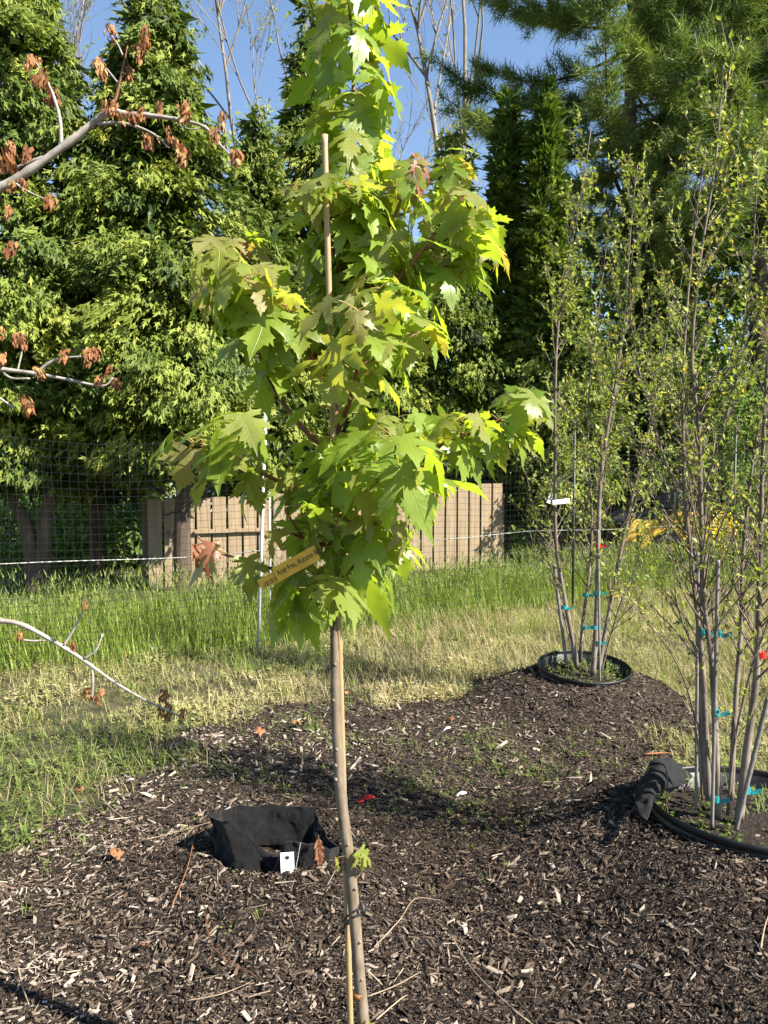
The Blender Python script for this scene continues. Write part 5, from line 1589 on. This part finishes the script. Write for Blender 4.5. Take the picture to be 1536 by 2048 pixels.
# ------------------------------------------------------------------ bare spring trees against the sky
def bare_tree(name, u, y, forks, label, r0, seed, height, tintm=.5, nleaf=700, spread=1.0):
    rs = np.random.default_rng(seed)
    X = at(u, 950, y).x
    root = empty(name, (X, y, -.05), label, 'tree', 'thin spring trees far behind')
    LPs = []
    def grow_(p, d, L, r, lvl, mbs):
        pts = [p]; cur = p; dd = d; ns = 6
        for q in range(ns):
            dd = (dd + Vector(rs.normal(0, .08, 3)) + Vector((0, 0, .05))).normalized(); cur = cur + dd * L / ns; pts.append(cur)
        mbs.tube(pts, lin(r, r * .45 if lvl < 3 else .006, ns + 1), 7 if lvl < 2 else 3, cap=False)
        if lvl >= 3:
            for q in range(4): LPs.append(tuple(pts[rs.integers(2, ns + 1)] + Vector(rs.normal(0, .06, 3))))
            return
        for q in range([5, 5, 6][lvl]):
            j = rs.integers(2, ns + 1); a = rs.uniform(0, 6.28)
            d2 = (dd * rs.uniform(.9, 1.4) + Vector((math.cos(a), math.sin(a), .25)) * rs.uniform(.4, .8) * spread).normalized()
            grow_(pts[j], d2, L * rs.uniform(.4, .68), max(.008, r * .48), lvl + 1, mbs)
    base = Vector((X, y, -.1))
    tr_ = MB(); tp_ = catmull([base, base + Vector((.1, 0, height * .25)), base + Vector((0, 0, height * .45))], 6)
    tr_.tube(tp_, lin(r0, r0 * .8, len(tp_)), 10); tr_.build('trunk', M['grey_bark'], root, True)
    for (dx, dy, f) in forks:
        mb = MB(); grow_(tp_[-1], Vector((dx, dy, 1)).normalized(), height * .5 * f, r0 * .62, 0, mb)
        mb.build('limb', M['grey_bark'], root, True)
    P = np.array(LPs); n = len(P)
    if n > nleaf: P = P[rs.choice(n, nleaf, False)]; n = nleaf
    V, F = stamp(lf_v, lf_f, frames(rs.normal(0, 1, (n, 3)), rs.normal(0, 1, (n, 3)) + np.array([0, 0, .7])), P, .13 * rs.uniform(.6, 1.4, n))
    cr = stamp_obj('crown', [(V, F, np.repeat(np.clip(rs.normal(tintm, .15, n), 0, 1), 4))], M['shrub'], root); cr['kind'] = 'stuff'


bare_tree('spring_tree', 915, 23, [(-.2, 0, 1.0), (.10, .1, 1.05)], 'forked thin tree against the sky right of the maple top', .15, 71, 17, .8, 500)
bare_tree('spring_tree', 520, 24, [(-.12, 0, 1.0), (.14, .1, 1.0)], 'thin leafing tree against the sky left of the maple top', .12, 73, 18, .9, 700)
bare_tree('spring_tree', 190, 26, [(-.1, 0, 1.0), (.12, .1, 1.0)], 'thin leafing tree in the sky gap between the left arborvitae', .11, 74, 17, .9, 500)
bare_tree('spring_tree', 850, 30, [(-.2, 0, .9), (.15, 0, .9)], 'distant twiggy tree low in the sky gap beside the maple', .12, 75, 14, .8, 200)


# ------------------------------------------------------------------ leafy shrubs
def shrub(name, u, y, rad, height, n, size, label, seed, mat='shrub', z0=0.0, group='leafy shrubs behind the fence', cat='shrub', tm=.5):
    rs = np.random.default_rng(seed)
    X = at(u, 950, y).x; gz = h1(X, y)
    root = empty(name, (X, y, gz), label, cat, group)
    nc = max(18, n // 45)
    d = norm(rs.normal(0, 1, (nc, 3))); rr = rs.uniform(.35, 1, (nc, 1)) ** .5
    C = d * rr * np.array([rad, rad, (height - z0) / 2]) * (1 + rs.normal(0, .1, (nc, 1))) + np.array([X, y, gz + z0 + (height - z0) / 2])
    ci = rs.integers(0, nc, n)
    P = C[ci] + rs.normal(0, rad * .17, (n, 3)) * np.array([1, 1, .7])
    P[:, 2] = np.maximum(P[:, 2], gz + .05)
    V, F = stamp(lf_v, lf_f, frames(rs.normal(0, 1, (n, 3)) + np.array([0, 0, -.2]), rs.normal(0, .7, (n, 3)) + np.array([.25, -.2, 1])), P, size * rs.uniform(.6, 1.4, n))
    t = np.clip(rs.normal(tm, .14, nc)[ci] + rs.normal(0, .12, n), 0, 1)
    cr = stamp_obj('crown', [(V, F, np.repeat(t, 4))], M[mat], root); cr['kind'] = 'stuff'
    for k in range(6):
        e = Vector(C[rs.integers(0, nc)]); b = Vector((X + rs.normal(0, .08), y + rs.normal(0, .08), gz - .05))
        path = catmull([b, b.lerp(e, .5) + Vector((0, 0, .15)), e], 5)
        MB().tube(path, lin(.03 * rad, .008, len(path)), 6, cap=False).build('stem', M['dark_bark'], root, True)


shrub('leafy_shrub', 205, 12.3, 1.1, 1.0, 5000, .10, 'low green shrub in the shade under the left arborvitae', 81, tm=.55)
shrub('leafy_shrub', 60, 13.5, 1.3, 1.2, 4000, .10, 'low shrub behind the twin trunks at far left', 82, tm=.5)
shrub('leafy_shrub', 1475, 16.0, 1.6, 4.6, 9000, .085, 'tall light green shrub at the right behind the yellow flowers', 83, tm=.62)
shrub('leafy_shrub', 1590, 12.6, 1.2, 3.4, 6000, .085, 'leafy shrub cut by the right edge behind the birch', 84, tm=.6)
shrub('leafy_tree', 1225, 21.0, 2.3, 7.6, 9000, .17, 'leafy tree filling the gap behind the farther birch', 93, z0=1.0, cat='tree', tm=.5)
shrub('leafy_tree', 1530, 18.5, 2.4, 8.6, 13000, .15, 'tall leafy tree filling the gap behind the right-hand birch', 90, z0=1.0, cat='tree', tm=.6)
shrub('leafy_shrub', 1350, 16.5, 1.7, 4.2, 5500, .12, 'rounded shrub rising behind the yellow loader', 85, tm=.5)
shrub('leafy_shrub', 1225, 18.0, 1.6, 3.6, 6000, .11, 'dark shrub behind the farther birch stems', 86, tm=.4)
shrub('leafy_shrub', 1000, 16.0, 1.5, 3.0, 3000, .14, 'shrub behind the right end of the board screen', 87, tm=.4)
shrub('leafy_shrub', 640, 17.0, 2.0, 3.2, 3000, .15, 'wide shrub behind the board screen', 88, tm=.4)
shrub('leafy_shrub', 380, 19.0, 2.2, 3.3, 3500, .15, 'wide shrub deep in the shade left of the board screen', 89, tm=.4)

# distant woodland closing the view
rs = np.random.default_rng(99); n = 18000
X_ = rs.uniform(-26, 28, n); Y_ = rs.uniform(27, 36, n) ; Zm = 5.0 + 1.4 * sines(X_, Y_ * 0, 91, .6)
Z_ = rs.uniform(0, 1, n) ** .8 * Zm
V, F = stamp(lf_v, lf_f, frames(rs.normal(0, 1, (n, 3)), rs.normal(0, .7, (n, 3)) + np.array([.2, -.3, 1])), np.stack([X_, Y_, Z_], -1), .5 * rs.uniform(.6, 1.4, n))
tag(stamp_obj('far_woods', [(V, F, np.repeat(np.clip(.38 + .2 * sines(X_, Z_, 92, 1.2) + rs.normal(0, .12, n), 0, 1), 4))], M['shrub']), 'dense green woodland closing the view far behind', 'woods', kind='stuff')

# yellow flowering weeds at the right beyond the fence
x, y = scatter(24, 2, 8, 9, 12.5, lambda x, y: (np.abs(x / y * FPX + 768 - 1452) < 48) & (y > fence_y(x) - .1))
for i in range(len(x)):
    if i >= 40: break
    gz = h1(x[i], y[i]); hh = random.uniform(.45, .85)
    root = empty('yellow_flower', (x[i], y[i], gz), 'yellow flowering weed among the grass at right beyond the fence', 'flower', 'yellow flowering weeds')
    b = Vector((x[i], y[i], gz)); e = b + Vector((random.uniform(-.06, .06), random.uniform(-.06, .06), hh))
    mb = MB(); mb.tube([b, b.lerp(e, .5), e], [.005, .004, .003], 4)
    k = 8; z_ = RNG.uniform(.15, .8, k); a = RNG.uniform(0, 6.28, k)
    for q in range(k):
        p = b.lerp(e, float(z_[q])); d = Vector((math.cos(a[q]), math.sin(a[q]), .4)); s = Vector((-math.sin(a[q]), math.cos(a[q]), 0)) * .018; L = random.uniform(.06, .12)
        mb.add([p, p + d * L * .5 + s, p + d * L, p + d * L * .5 - s], [(0, 1, 2, 3)])
    stm = mb.build('stalk', noise_mat('stalk', [(0.3, (.08, .14, .02)), (.7, (.14, .2, .04))]) if i == 0 else bpy.data.materials['stalk'], root)
    k = 16; P = np.array(e)[None] + RNG.normal(0, 1, (k, 3)) * np.array([.035, .035, .06])
    V, F = stamp(lf_v, lf_f, frames(RNG.normal(0, 1, (k, 3)), RNG.normal(0, .6, (k, 3)) + np.array([.3, -.4, .8])), P, np.full(k, .06))
    stamp_obj('petals', [(V, F, np.repeat(RNG.uniform(0, 1, k), 4))], M['flower'], root)['kind'] = 'stuff'

# pale house glimpsed between the trees
hy = 26.0
hx0, hx1 = at(330, 900, hy).x, at(640, 900, hy).x
house = empty('house', ((hx0 + hx1) / 2, hy, 0), 'pale grey green house glimpsed between the arborvitae', 'house')
for k in range(24):
    z = .12 + k * .19
    MB().box(((hx0 + hx1) / 2, hy + .1 - .012 * 0, z), (hx1 - hx0, .2, .182), Matrix.Rotation(R(-3), 3, 'X')).build('siding_board', M['siding'], house)
MB().box(((hx0 + hx1) / 2, hy + 2.6, 2.3), (hx1 - hx0 - .1, 4.7, 4.5)).build('wall', M['siding'], house)
MB().prism([(hx0 - .4, 0), (hx1 + .4, 0), (hx1 + .4, .12), (hx0 - .4, .12)], 0, 3.6, Matrix.Translation((0, hy - .5, 4.62)) @ Matrix.Rotation(R(32), 4, 'X')).build('roof', M['roofing'], house)
for f in (.25, .62):
    wx = hx0 + (hx1 - hx0) * f
    w = MB().box((wx, hy - .03, 2.9), (1.1, .08, 1.4)).build('window', M['white_trim'], house)
    for s in (-.26, .26): MB().box((wx + s, hy - .075, 2.9), (.44, .02, 1.22)).build('pane', M['glass'], w)

# black drain pipe lying in the shade
path = [at(150 + 12 * k, 1058 - 3 * math.sin(k * .35), 15.5) for k in range(12)]
for p in path: p.z = max(p.z, .08)
tag(MB().tube(path, .07, 8).build('drain_pipe', M['hose'], None, True), 'black drain pipe lying on the ground beyond the left trees', 'pipe')
